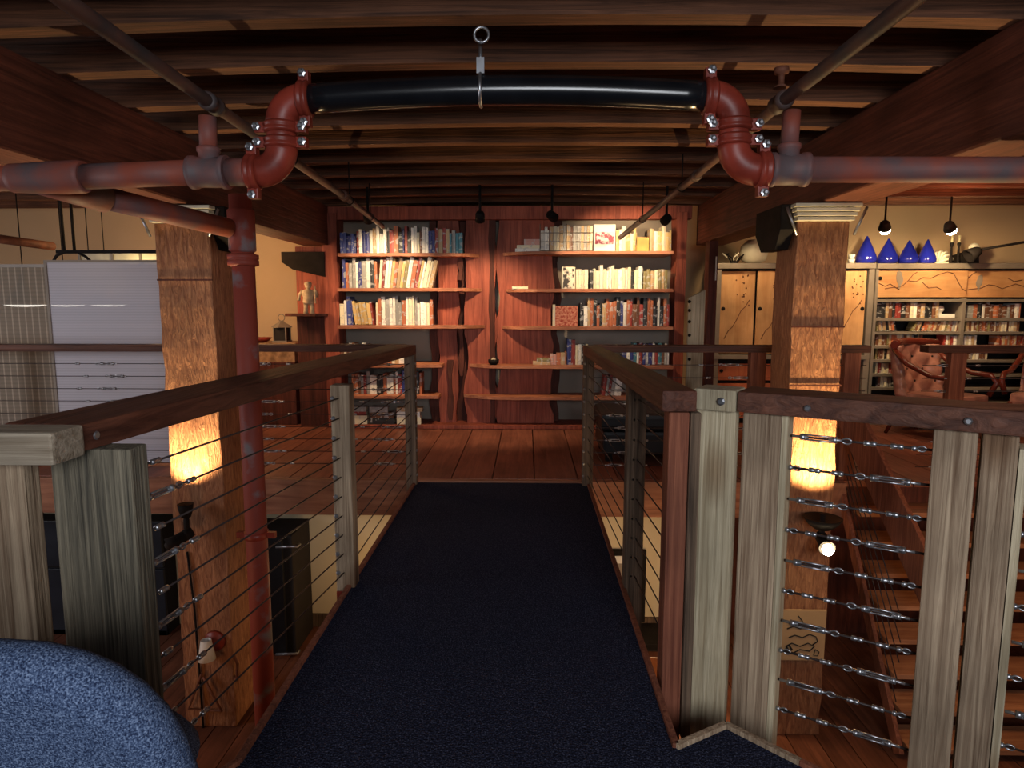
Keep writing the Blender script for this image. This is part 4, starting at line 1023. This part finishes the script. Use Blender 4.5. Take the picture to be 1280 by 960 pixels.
# ---------------------------------------------------------------- left bay: screens, rail, pendants
SY = 5.42
x0, x1 = at(63, 400, SY).x, at(203, 400, SY).x
t = thing('roller_screen', ((x0 + x1) / 2, SY, 0.0), 'tall white translucent screen hanging behind the far left railing', 'screen')
MB().lohi((x0, SY, 0.02), (x1, SY + 0.006, at(130, 326, SY).z)).build('fabric', M['screen'], t)
MB().lohi((x0 - .012, SY - .008, 0.02), (x0 + .008, SY + .012, at(130, 325, SY).z)).build('edge_strip', M['grey'], t)
MB().lohi((x0, SY - .01, at(130, 328, SY).z), (x1, SY + .015, at(130, 325, SY).z)).build('top_bar', M['grey'], t)
xa = at(-30, 400, SY).x
t = thing('woven_screen', ((xa + x0) / 2, SY, 0), 'tan woven mesh screen at the far left edge beside the white screen', 'screen')
MB().lohi((xa, SY + .03, 0.02), (x0 - .02, SY + .036, at(30, 331, SY).z)).build('fabric', M['mesh'], t)
MB().lohi((xa, SY + .02, at(30, 334, SY).z), (x0 - .02, SY + .045, at(30, 330, SY).z)).build('top_bar', M['cabmetal'], t)
zr = at(130, 315, SY + .1).z
t = thing('curtain_rail', ((x0 + x1) / 2, SY + .1, zr), 'black rail with curved brackets hung above the white screen', 'rail')
MB().lohi((at(60, 315, SY).x, SY + .09, zr - .012), (x1, SY + .12, zr + .016)).build('bar', M['iron'], t)
for px in (70, 83): MB().tube([Vector((at(px, 315, SY).x, SY + .1, zr)), Vector((at(px, 315, SY).x, SY + .1, JB + .335))], 0.012, 8).build('drop_rod', M['iron'], t)
xm = at(78, 320, SY).x
MB().tube([(xm - .17, SY + .1, zr - .10), (xm - .12, SY + .1, zr - .03), (xm - .05, SY + .1, zr), (xm + .06, SY + .1, zr), (xm + .13, SY + .1, zr - .04), (xm + .17, SY + .1, zr - .08)], 0.012, 8).build('curved_bracket', M['iron'], t)
vz0, vz1 = at(150, 330, 6.0).z, at(150, 317, 6.0).z
t = thing('light_valance', (at(150, 320, 6.0).x, 6.0, vz0), 'pale fabric valance glowing above the white screen', 'valance')
MB().lohi((at(100, 320, 6).x, 6.0, vz0), (at(210, 320, 6).x, 6.02, vz1)).build('cloth', M['ivory'], t)
for px in (110, 205): MB().tube([Vector((at(px, 320, 6).x, 6.01, vz1)), Vector((at(px, 320, 6).x, 6.01, JB + .335))], .005, 6).build('hanging_wire', M['iron'], t)
for px in (100, 141, 176): MB().lohi((at(px, 320, 6).x - .01, 5.985, vz0), (at(px, 320, 6).x + .01, 6.0, vz1)).build('batten', M['cabmetal'], t)
lamp('POINT', 'valance_lamp', (at(165, 322, 5.8).x, 5.8, vz0 - .02), None, 3.5, (1, .75, .35), 0.04)
rp_ = MB().tube([at(-20, 296, 5.0), at(66, 308, 5.6)], 0.035, 12)
tag(rp_.build('low_pipe', M['rust']), 'short sloping reddish pipe under the left bay ceiling', 'pipe')
for i, (px, lb, yy) in enumerate(((32, 'pendant lamp behind the tan woven screen, leftmost of three', 5.70), (83, 'pendant lamp behind the white screen, middle of three', 6.22), (135, 'pendant lamp behind the white screen, rightmost of three', 6.74))):
    p = at(px, 381, yy)
    t = thing('pendant_lamp', p, lb, 'lamp', 'pendant lamps behind the screens')
    MB().lathe([(0.165, 0.0), (0.15, 0.02), (0.06, 0.14), (0.035, 0.2), (0.03, 0.26), (0.0, 0.27)], p, 24).build('shade', M['cabmetal'], t)
    MB().lathe([(0.0, -0.018), (0.10, -0.014), (0.162, 0.0), (0.16, 0.004)], p, 24).build('diffuser', M['diffuser'], t)
    MB().tube([p + Vector((0, 0, .26)), Vector((p.x, p.y, JB + .03))], 0.005, 6).build('cord', M['iron'], t)

# ---------------------------------------------------------------- right end: cabinets
CY = 7.5
def cx(px): return at(px, 400, CY).x
def cz(py): return at(1000, py, CY).z
t = thing('tall_cabinet', ((cx(893) + cx(1086)) / 2, CY, 0), 'orange wood cabinet with sliding doors and grey frame behind the right column', 'cabinet')
top = cz(329)
MB().lohi((cx(893), CY, 0), (cx(900), CY + .4, top)).build('side_frame', M['cabmetal'], t, .004)
MB().lohi((cx(1083), CY, 0), (cx(1090), CY + .4, top)).build('side_frame', M['cabmetal'], t, .004)
MB().lohi((cx(893), CY - .02, top - .06), (cx(1090), CY + .4, top)).build('top_frame', M['cabmetal'], t, .004)
MB().lohi((cx(900), CY + .1, 0.03), (cx(1083), CY + .4, top - .07)).build('carcass', M['dark'], t)
MB().lohi((cx(893), CY - .02, cz(449)), (cx(1086), CY + .38, cz(444))).build('middle_frame', M['cabmetal'], t, .003)
for (a, b_, yy) in ((901, 944, .05), (946, 992, .02), (994, 1036, .05), (1040, 1081, .02)):
    d_ = MB().lohi((cx(a), CY + yy, cz(442)), (cx(b_), CY + yy + .025, top - .085)).build('door', M['door_wood'], t, .004)
    MB().lathe([(0.022, 0), (0.022, .004), (0.012, .005)], (cx(a + 4 if a != 1040 else b_ - 3), CY + yy, cz(386)), 14, 0, (0, -1, 0)).build('finger_pull', M['iron'], d_)
    f0 = cx(a) + (cx(b_) - cx(a)) * .15
    if a < 1000 or True:
        base = Vector((f0, CY + yy - .001, cz(424))); rr = random.Random(a)
        pts = [base + Vector((k_ * .045, 0, k_ * .075 + .02 * math.sin(k_ * 2))) for k_ in range(7)]
        MB().tube(pts, 0.004, 5).build('branch_inlay', M['linework'], d_)
        m = MB()
        for q in range(16):
            pp = pts[-1] + Vector((rr.uniform(-.16, .02), -.001, rr.uniform(-.06, .28))); m.ball(pp, rr.uniform(.006, .010), 6)
        m.build('leaf_inlay', M['linework'], d_)['kind'] = 'stuff'
for (a, b_) in ((901, 941), (945, 992), (994, 1036), (1040, 1081)):
    d_ = MB().lohi((cx(a), CY + .03, cz(476)), (cx(b_), CY + .06, cz(455))).build('drawer', M['door_red'], t, .004)
    MB().lathe([(0.02, 0), (0.02, .01), (0.012, .012)], (cx(a + 4), CY + .03, cz(464)), 12, 0, (0, -1, 0)).build('knob', M['iron'], d_)
    MB().lohi((cx(a), CY + .03, 0.06), (cx(b_), CY + .06, cz(480))).build('drawer', M['door_red'], t, .004)
# long disc shelf unit
t = thing('disc_cabinet', ((cx(1090) + 6.3) / 2, CY, 0), 'wide grey-framed disc shelving unit with a bird-inlaid sliding panel at right', 'cabinet')
XR = 6.3
zt_ = cz(329.5)
MB().lohi((cx(1091), CY - .03, zt_ - .06), (XR, CY + .4, zt_)).build('top_frame', M['cabmetal'], t, .004)
MB().lohi((cx(1091), CY + .34, 0.03), (XR, CY + .4, zt_ - .06)).build('back', M['dark'], t)
for (a, b_) in ((1091, 1094.5), (1201, 1205.5), (1312, 1316)):
    MB().lohi((cx(a), CY - .01, 0.0), (cx(b_), CY + .36, zt_ - .06 if a < 1100 else cz(373))).build('divider', M['cabmetal'], t, .003)
for py in (374, 397.5, 414.5, 432, 449.5, 467, 484, 502, 528):
    MB().lohi((cx(1094.5), CY - .012 if py == 374 else CY, cz(py) - .032), (XR, CY + .35, cz(py))).build('shelf', M['cabmetal'], t, .003)
for (a, b_, yy) in ((1094.5, 1206, .01), (1207, 1320, .035)):
    pn = MB().lohi((cx(a), CY + yy, cz(371.5)), (cx(b_), CY + yy + .022, cz(338.5))).build('sliding_panel', M['door_woodx'], t, .003)
    yf = CY + yy - .002
    rr = random.Random(int(a))
    def line(pts, r=.0045):
        MB().tube([Vector((cx(u), yf, cz(v_))) for u, v_ in pts], r, 5).build('branch_inlay', M['linework'], pn)
    if a < 1100:
        line([(1096, 354), (1104, 358), (1110, 355), (1118, 360), (1126, 357), (1132, 351), (1142, 352), (1150, 347), (1160, 348), (1170, 343), (1180, 340), (1188, 342)])
        line([(1104, 361), (1116, 359), (1122, 362)]); line([(1150, 353), (1158, 360), (1168, 359), (1174, 362)]); line([(1188, 342), (1194, 352), (1200, 361), (1205, 364)]); line([(1132, 351), (1138, 343), (1143, 340)])
        MB().lathe([(0.022, 0), (0.022, .004), (0.012, .005)], (cx(1097), yf, cz(348)), 14, 0, (0, -1, 0)).build('finger_pull', M['iron'], pn)
        bx, by = 1121, 349
    else:
        line([(1208, 348), (1214, 342), (1218, 340)]); line([(1210, 362), (1226, 360), (1234, 356), (1242, 357), (1252, 361), (1268, 355), (1285, 360)]); line([(1258, 348), (1266, 352), (1276, 350)])
        bx, by = 1223, 353
    out_ = [(-3.5, -9), (-1, -10.5), (2, -9), (3.2, -5), (5, 0), (4.5, 4), (2.5, 7), (1.6, 12), (0, 12), (-.5, 7), (-3, 3), (-4, -2)]
    if a > 1100: out_ = [(-u * .9, v_ * .9) for u, v_ in out_]
    MB().prism([(cx(bx + u), cz(by + v_)) for u, v_ in out_], yf - .003, yf + .004, 'y').build('bird_inlay', M['greybird'], pn)
def crow(px0, px1, py, hp, pal, where, group, lean=(0, 0), th=(0.018, 0.032)):
    return row(px0, px1, py, hp, pal, where, group, lean=lean, thick=th, y=CY + .03, hv=.05, z=cz(py) + .001, me=CASE, name='disc_case', cat='disc case', depth=.14, D=CY + .03)
cdp = ['brown', 'cream', 'rust', 'tan', 'white', 'black', 'brown', 'olive', 'grey', 'black', 'tan']
row(1096, 1174, 397.5, 18.3, ['cream', 'red', 'white', 'brown', 'tan', 'black', 'rust', 'brown', 'black', 'grey'], 'on the top row of the disc cabinet', 'boxed tapes on the top cabinet row', y=CY + .03, z=cz(397.5) + .001, hv=.06, thick=(.026, .05), D=CY + .03)
row(1210, 1276, 397.5, 16.8, ['red', 'white', 'brown', 'rust', 'black', 'grey', 'tan'], 'on the top right row of the disc cabinet', 'books on the top right cabinet row', y=CY + .03, z=cz(397.5) + .001, hv=.15, thick=(.03, .06), D=CY + .03)
def zrow(y): return cz(y)
crow(1097, 1121, 414.5, 12.5, cdp, 'on the second cabinet row', 'discs on the second cabinet row', lean=(-8, -14, 0.0))
crow(1140, 1198, 414.5, 12.5, cdp, 'in the leaning stretch of the second cabinet row', 'discs on the second cabinet row', lean=(22, 4, 0.0))
crow(1207, 1274, 414.5, 12.5, ['cream', 'tan', 'brown', 'brown', 'olive', 'rust'], 'on the second cabinet row right of the divider', 'discs on the second cabinet row')
crow(1095, 1153, 432, 13, cdp, 'on the third cabinet row', 'discs on the third cabinet row')
crow(1180, 1196, 432, 12, ['red', 'white', 'tan'], 'right of the gap on the third cabinet row', 'discs on the third cabinet row')
crow(1206, 1222, 432, 12, ['white', 'cream', 'tan'], 'on the third cabinet row right of the divider', 'discs on the third cabinet row')
crow(1246, 1282, 432, 12, ['rust', 'red', 'tan'], 'at the right end of the third cabinet row', 'discs on the third cabinet row')
crow(1095, 1120, 449.5, 13, cdp, 'on the fourth cabinet row', 'discs on the fourth cabinet row')
crow(1137, 1150, 449.5, 13, ['cream', 'white', 'olive'], 'beyond the gap on the fourth cabinet row', 'discs on the fourth cabinet row')
crow(1210, 1236, 449.5, 13, cdp, 'on the fourth cabinet row right of the divider', 'discs on the fourth cabinet row')
crow(1095, 1127, 467, 12.5, ['red', 'brown', 'cream', 'tan', 'black'], 'on the fifth cabinet row', 'discs on the fifth cabinet row', lean=(-4, -10, .5))
crow(1095, 1122, 484, 12.5, ['brown', 'tan', 'grey', 'black', 'cream'], 'on the sixth cabinet row', 'discs on the sixth cabinet row')
crow(1092 + 3, 1128, 528, 12, ['tan', 'cream', 'brown', 'grey'], 'on the bottom cabinet row', 'discs on the bottom cabinet row', th=(.03, .06))
# white ornament beside the tapes
p = Vector((cx(1181), CY + .06, cz(397.5)))
t = thing('white_ornament', p, 'white ornament with a long low base right of the tapes', 'ornament')
MB().lohi((p.x - .03, p.y, p.z), (p.x + .15, p.y + .08, p.z + .045)).build('base', M['white'], t, .008); MB().ball(p + Vector((0.0, .04, .10)), .04).lathe([(.02, .04), (.015, .075)], p + Vector((0, .04, 0)), 10).build('figure', M['white'], t)
# things standing on the cabinets
ztop = zt_
for i, (px, wpx, hpx, lb) in enumerate(((1082, 24, 33, 'first and tallest cobalt blue cone bottle from the left on the cabinet'), (1109, 24, 30, 'second cobalt blue cone bottle from the left on the cabinet'), (1135, 23, 28, 'third cobalt blue cone bottle from the left on the cabinet'), (1158, 21, 29, 'fourth and rightmost cobalt blue cone bottle on the cabinet'))):
    s_ = (CY + .12) / FPX; p = Vector((at(px, 330, CY + .12).x, CY + .12, zt_ if px > 1088 else top)); p.z += .002
    if i == 0: p.z = zt_ + .004
    h, r_ = hpx * s_, wpx * s_ / 2
    MBt = MB().lathe([(r_ * .75, 0), (r_ * .97, .02), (r_, .05), (r_ * .9, h * .32), (r_ * .55, h * .62), (r_ * .2, h * .9), (r_ * .08, h), (0.0, h + .004)], p, 24)
    tag(MBt.build('cone_bottle', M['blueglass']), lb, 'bottle', 'cobalt bottles on the cabinet')
p = Vector((at(1179, 328, CY + .1).x, CY + .1, zt_))
t = thing('white_fan_shell', p, 'pale curved shell ornament right of the blue bottles', 'ornament')
m = MB()
for k_ in range(5):
    a = 0.3 + k_ * .42; m.tube([p + Vector((-.06, 0, .02)), p + Vector((-.06 + .10 * math.cos(a), 0, .02 + .13 * math.sin(a) * .8)), p + Vector((-.02 + .13 * math.cos(a), .01, .02 + .12 * math.sin(a)))], .02, 8)
m.build('shell', M['ivory'], t); MB().lohi((p.x - .11, p.y - .05, p.z), (p.x + .03, p.y + .05, p.z + .02)).build('base', M['ivory'], t, .004)
for px, lb in ((1188, 'dark candlestick with a yellow candle, left one of the pair'), (1197, 'dark candlestick with a yellow candle, right one of the pair')):
    p = Vector((at(px, 328, CY + .08).x, CY + .08, zt_)); t = thing('candlestick', p, lb, 'candlestick')
    MB().lathe([(.03, 0), (.028, .012), (.012, .02), (.022, .05), (.012, .08), (.014, .10), (.010, .18), (.02, .22), (.016, .235)], p, 14).build('stem', M['iron'], t)
    MB().tube([p + Vector((0, 0, .235)), p + Vector((0, 0, .31))], .013, 10).build('candle', M['wax'], t)
p = Vector((at(1211, 328, CY + .15).x, CY + .15, zt_)); t = thing('black_box', p, 'black tilted box behind the candlesticks', 'box')
MB().prism([(p.x - .14, p.z), (p.x + .12, p.z), (p.x + .10, p.z + .17), (p.x - .10, p.z + .11)], p.y, p.y + .15, 'y').build('body', M['iron'], t, .006)
p = Vector((at(1217, 316, CY + .08).x, CY + .08, zt_)); t = thing('small_globe', p, 'small pale globe on a stand on the cabinet', 'globe')
MB().lathe([(.05, 0), (.045, .015), (.01, .03), (.01, .13)], p, 14).build('stand', M['iron'], t); MB().ball(p + Vector((0, 0, .175)), .055, 14).build('ball', M['ivory'], t)
p = Vector((at(942, 320, CY + .15).x, CY + .15, top)); tag(MB().lathe([(.06, 0), (.13, .04), (.155, .12), (.14, .2), (.08, .26), (.07, .27)], p, 22).build('pale_vase', M['ivory']), 'round pale green-white vase on the cabinet left of the right column', 'vase')
p = Vector((at(918, 320, CY + .12).x, CY + .12, top)); t = thing('twig_ornament', p, 'tangled twig ornament beside the pale vase', 'ornament')
for k_ in range(7):
    a = k_ * .9; MB().tube([p + Vector((0.02 * math.cos(a), 0, 0)), p + Vector((.08 * math.cos(a), .03 * math.sin(a), .07)), p + Vector((.13 * math.cos(a + .5), .05 * math.sin(a), .12))], .008, 6).build('twig', M['ivory'] if k_ % 2 else M['iron'], t)
MB().lathe([(.05, 0), (.04, .03), (.01, .04)], p, 12).build('base', M['iron'], t)
p = Vector((cx(1064), CY + .08, top)); t = thing('stacked_cups', p, 'small stack of white cups beside the right column', 'cup')
for k_ in range(2): MB().lathe([(.025, 0), (.04, .05), (.036, .05), (.02, .01)], p + Vector((0, 0, k_ * .05)), 14).build('cup', M['white'], t)
# spotlights over the cabinets
def wall_spot(px, py, Y, aim, lb, en):
    p = at(px, py, Y); a = (Vector(aim) - p).normalized(); t = thing('track_spotlight', p, lb, 'spotlight')
    MB().lathe([(.03, -.05), (.045, -.03), (.06, .04), (.054, .04), (.04, 0)], p, 16, 0, a).build('shade', M['iron'], t); MB().ball(p + a * .055 + Vector((0, -.01, 0)), .052, 12).build('bulb', M['hotbulb'], t)
    MB().tube([p, Vector((p.x, p.y, JB + .03))], .01, 8).build('stem', M['iron'], t)
    lamp('SPOT', 'track_lamp', p + a * .13, aim, en, (1, .70, .36), .04, 95, .7)
wall_spot(1106, 282, 6.74, (cx(1100), CY, 1.5), 'lit black ceiling spotlight above the blue bottles', 55)
wall_spot(1187, 283, 6.74, (cx(1210), CY, 1.4), 'lit black ceiling spotlight above the candlesticks', 55)
p = at(925, 272, 6.95); lamp('SPOT', 'cabinet_lamp', p, (cx(922), CY, 1.4), 32, (1, .72, .4), .04, 80, .8)
# boom arm of a dark lamp crossing the cabinet top
q0, q1, q2 = at(1285, 302, 7.3), at(1225, 312, 7.3), at(1190, 332, 7.3)
t = thing('boom_lamp', Vector((q0.x + .95, 7.3, 0)), 'black swing-arm lamp reaching in front of the cabinet from the right edge', 'lamp')
MB().tube([q1, q0, q0 + Vector((.95, 0, .09))], .014, 8).build('arm', M['iron'], t); MB().tube([q0 + Vector((.95, 0, .12)), Vector((q0.x + .95, 7.3, .0))], .016, 8).build('stand', M['iron'], t)
MB().lathe([(.17, 0), (.17, .02), (.03, .03)], (q0.x + .95, 7.3, .0), 20).build('foot', M['iron'], t)
MB().lathe([(.03, 0), (.05, .02), (.08, .14), (.07, .14), (.04, .03)], q1, 16, 0, (q2 - q1)).build('shade', M['iron'], t)

# tufted armchairs
def armchair(px, Y, rz, lb, s=1.0):
    c = atz(px, 520, 0.0); c = Vector((at(px, 500, Y).x, Y, 0)); t = thing('tufted_armchair', (0, 0, 0), lb, 'chair')
    m = MB(); nx, nz = 31, 23; th = .09
    def bp(i, j):
        u, v_ = i / (nx - 1) * 2 - 1, j / (nz - 1); curve = -.16 * (1 - u * u) + .02
        tuft = .045 * (abs(math.sin(PI * (u * 1.75 + v_ * 2.0))) * abs(math.sin(PI * (u * 1.75 - v_ * 2.0)))) ** 0.6
        return u * .33, .30 + curve * -1 + v_ * .10, .42 + v_ * .52, tuft
    for j in range(nz):
        for i in range(nx):
            x_, y_, z_, tf = bp(i, j); m.v.append(Vector((x_, y_ - tf, z_)))
    for j in range(nz):
        for i in range(nx):
            x_, y_, z_, tf = bp(i, j); m.v.append(Vector((x_ * 1.03, y_ + th, z_)))
    o = nx * nz
    for j in range(nz - 1):
        for i in range(nx - 1):
            a = j * nx + i; m.f.append([a, a + 1, a + nx + 1, a + nx]); m.f.append([o + a + nx, o + a + nx + 1, o + a + 1, o + a]); m.m += [0, 0]; m.sm += [True, True]
    bd = [i for i in range(nx)] + [j * nx + nx - 1 for j in range(1, nz)] + [(nz - 1) * nx + i for i in range(nx - 2, -1, -1)] + [j * nx for j in range(nz - 2, 0, -1)]
    for a, b_ in zip(bd, bd[1:] + bd[:1]): m.f.append([a, o + a, o + b_, b_]); m.m.append(0); m.sm.append(True)
    bk = m.build('backrest', M['leather'], t)
    for r_ in range(1, 4):
        for q in range(-3, 4):
            if (q + r_) % 2: continue
            u = q / 3.5; v_ = r_ / 4
            if abs(u) < .95: MB().ball((u * .33, .30 + .16 * (1 - u * u) - .02 + v_ * .10 - .004, .42 + v_ * .52), .011, 6).build('button', M['iron'], bk)
    MB().tube([(-.37, .40, .95), (-.18, .50, .965), (0, .53, .97), (.18, .50, .965), (.37, .40, .95)], .042, 8).build('top_rail', M['mahogany'], t)
    MB().box((0, .08, .40), (.58, .56, .12)).build('seat', M['leather'], t, .035)
    for sx in (-1, 1):
        MB().tube([(sx * .34, .42, .90), (sx * .36, .26, .76), (sx * .36, .02, .66), (sx * .36, -.16, .65), (sx * .36, -.22, .58), (sx * .34, -.16, .44)], .028, 8).build('arm', M['mahogany'], t)
        MB().tube([(sx * .27, -.16, .36), (sx * .29, -.2, .18), (sx * .27, -.17, 0)], .025, 8, rs=[.035, .024, .018]).build('leg', M['mahogany'], t)
        MB().tube([(sx * .25, .33, .36), (sx * .26, .42, .18), (sx * .27, .50, 0)], .025, 8, rs=[.032, .024, .018]).build('leg', M['mahogany'], t)
    t.location = c; t.rotation_euler = (0, 0, rz); t.scale = (s, s, s); return t
armchair(1190, 6.7, 0.5, 'dark red tufted leather armchair in front of the disc shelves', 1.0)
armchair(1312, 6.75, -0.9, 'dark red tufted leather armchair at the right edge, partly hidden', 1.0)
lamp('SPOT', 'chair_fill_spot', (at(1180, 300, 5.9).x, 5.7, 2.2), (at(1180, 450, 6.5).x, 6.5, .7), 40, (1, .72, .45), .05, 60, .7)  # added spot without a fixture, brightens the armchair tufts

# black leather ottoman right of the bridge
a, b_ = at(752, 600, 5.75), at(842, 540, 5.75)
t = thing('leather_ottoman', (.95, 6.0, 0), 'long black leather bench on the far floor right of the bridge', 'bench')
MB().lohi((.66, 5.62, .06), (1.75, 6.25, .27)).build('base', M['blackleather'], t, .03); MB().lohi((.64, 5.60, .275), (1.77, 6.27, .43)).build('cushion', M['blackleather'], t, .045)
for xx in (.72, 1.69):
    for yy in (5.68, 6.19): MB().lohi((xx - .03, yy - .03, 0), (xx + .03, yy + .03, .07)).build('foot', M['iron'], t)
# pale board with dark pegs
a, b_ = at(858, 462, 6.4), at(882, 366, 6.4)
t = thing('peg_board', ((a.x + b_.x) / 2, 6.4, 0), 'tall pale board with a row of black pegs beyond the right railing', 'board')
MB().prism([(a.x, 0), (b_.x, 0), (b_.x, b_.z + .03), (a.x, b_.z - .05)], 6.4, 6.44, 'y').build('panel', M['postlight'], t, .004)
for py in (377, 388, 402, 419, 449): MB().ball(Vector((at(862, py, 6.38).x, 6.385, at(862, py, 6.38).z)), .016, 8).build('peg', M['iron'], t)
t = thing('dark_post', (at(890, 400, 6.6).x, 6.6, 0), 'dark upright timber between the peg board and the orange cabinet', 'post')
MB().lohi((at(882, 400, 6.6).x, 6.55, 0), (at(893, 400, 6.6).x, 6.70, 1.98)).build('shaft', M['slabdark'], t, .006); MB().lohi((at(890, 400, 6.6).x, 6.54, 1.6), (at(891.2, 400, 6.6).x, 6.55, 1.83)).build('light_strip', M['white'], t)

# ---------------------------------------------------------------- lower level
a, b_ = at(20, 645, 5.6), at(222, 900, 5.6)
t = thing('dark_cupboard', ((a.x + b_.x) / 2, 5.6, LOW), 'dark slate cupboard with wide flat doors below the white screen', 'cupboard')
z1, z2 = a.z - .02, at(100, 706, 5.6).z; z3 = at(100, 826, 5.6).z
MB().lohi((a.x, 5.56, LOW), (b_.x, 5.74, z1)).build('carcass', M['dark'], t)
for (lo, hi) in ((z2 + .01, z1), (z3 + .01, z2 - .01), (LOW + .05, z3 - .01)):
    MB().lohi((a.x, 5.53, lo), (b_.x, 5.56, hi)).build('door', M['slate'], t, .006)
a, b_ = at(324, 652, 5.25), at(372, 850, 5.25)
t = thing('black_refrigerator', ((a.x + b_.x) / 2, 5.25, LOW), 'tall black fridge with two bar handles below the far floor', 'refrigerator')
zt2 = a.z - .12
MB().lohi((a.x - .25, 5.25, LOW), (b_.x, 5.70, zt2)).build('body', M['dark'], t, .01)
MB().lohi((a.x - .25, 5.21, LOW + .02), (b_.x - .07, 5.25, zt2)).build('door', M['blackleather'], t, .01)
for py in (684, 818):
    p0, p1 = at(345, py, 5.17), at(372, py - 1, 5.17); h_ = MB().tube([p0, p1, p1 + Vector((.0, .05, 0))], .012, 8).build('handle', M['steel'], t)
a, b_ = at(757, 688, 5.70), at(806, 778, 5.70)
t = thing('framed_poster', ((a.x + b_.x) / 2, 5.7, b_.z), 'white poster in a thick black frame on the lower wall right of the bridge', 'picture')
MB().lohi((a.x, 5.70, b_.z), (b_.x, 5.745, a.z)).build('frame', M['iron'], t, .006); MB().lohi((a.x + .05, 5.694, b_.z + .05), (b_.x - .05, 5.70, a.z - .05)).build('sheet', M['white'], t)
MB().lohi((a.x + .09, 5.690, a.z - .22), (a.x + .17, 5.694, a.z - .12)).build('print', M['grey'], t)
t = thing('low_counter', (1.0, 5.5, LOW), 'dark low counter against the lower wall right of the bridge', 'counter')
z_ = at(815, 800, 5.4).z; MB().lohi((.7, 5.35, LOW), (1.6, 5.70, z_ - .05)).build('body', M['dark'], t, .01); MB().lohi((.68, 5.33, z_ - .05), (1.62, 5.71, z_)).build('top', M['iron'], t, .006)
p = at(824, 832, 3.9); t = thing('orange_table', (p.x + .35, p.y, LOW), 'small orange table on the lower floor below the right railing', 'table')
MB().lohi((p.x - .05, p.y - .22, p.z - .03), (p.x + .16, p.y + .1, p.z)).build('tabletop', M['orange'], t, .006)
for sx in (-.04, .11):
    for sy in (-.18, .06): MB().lohi((p.x + sx, p.y + sy - .02, LOW), (p.x + sx + .04, p.y + sy + .02, p.z - .03)).build('leg', M['iron'], t)
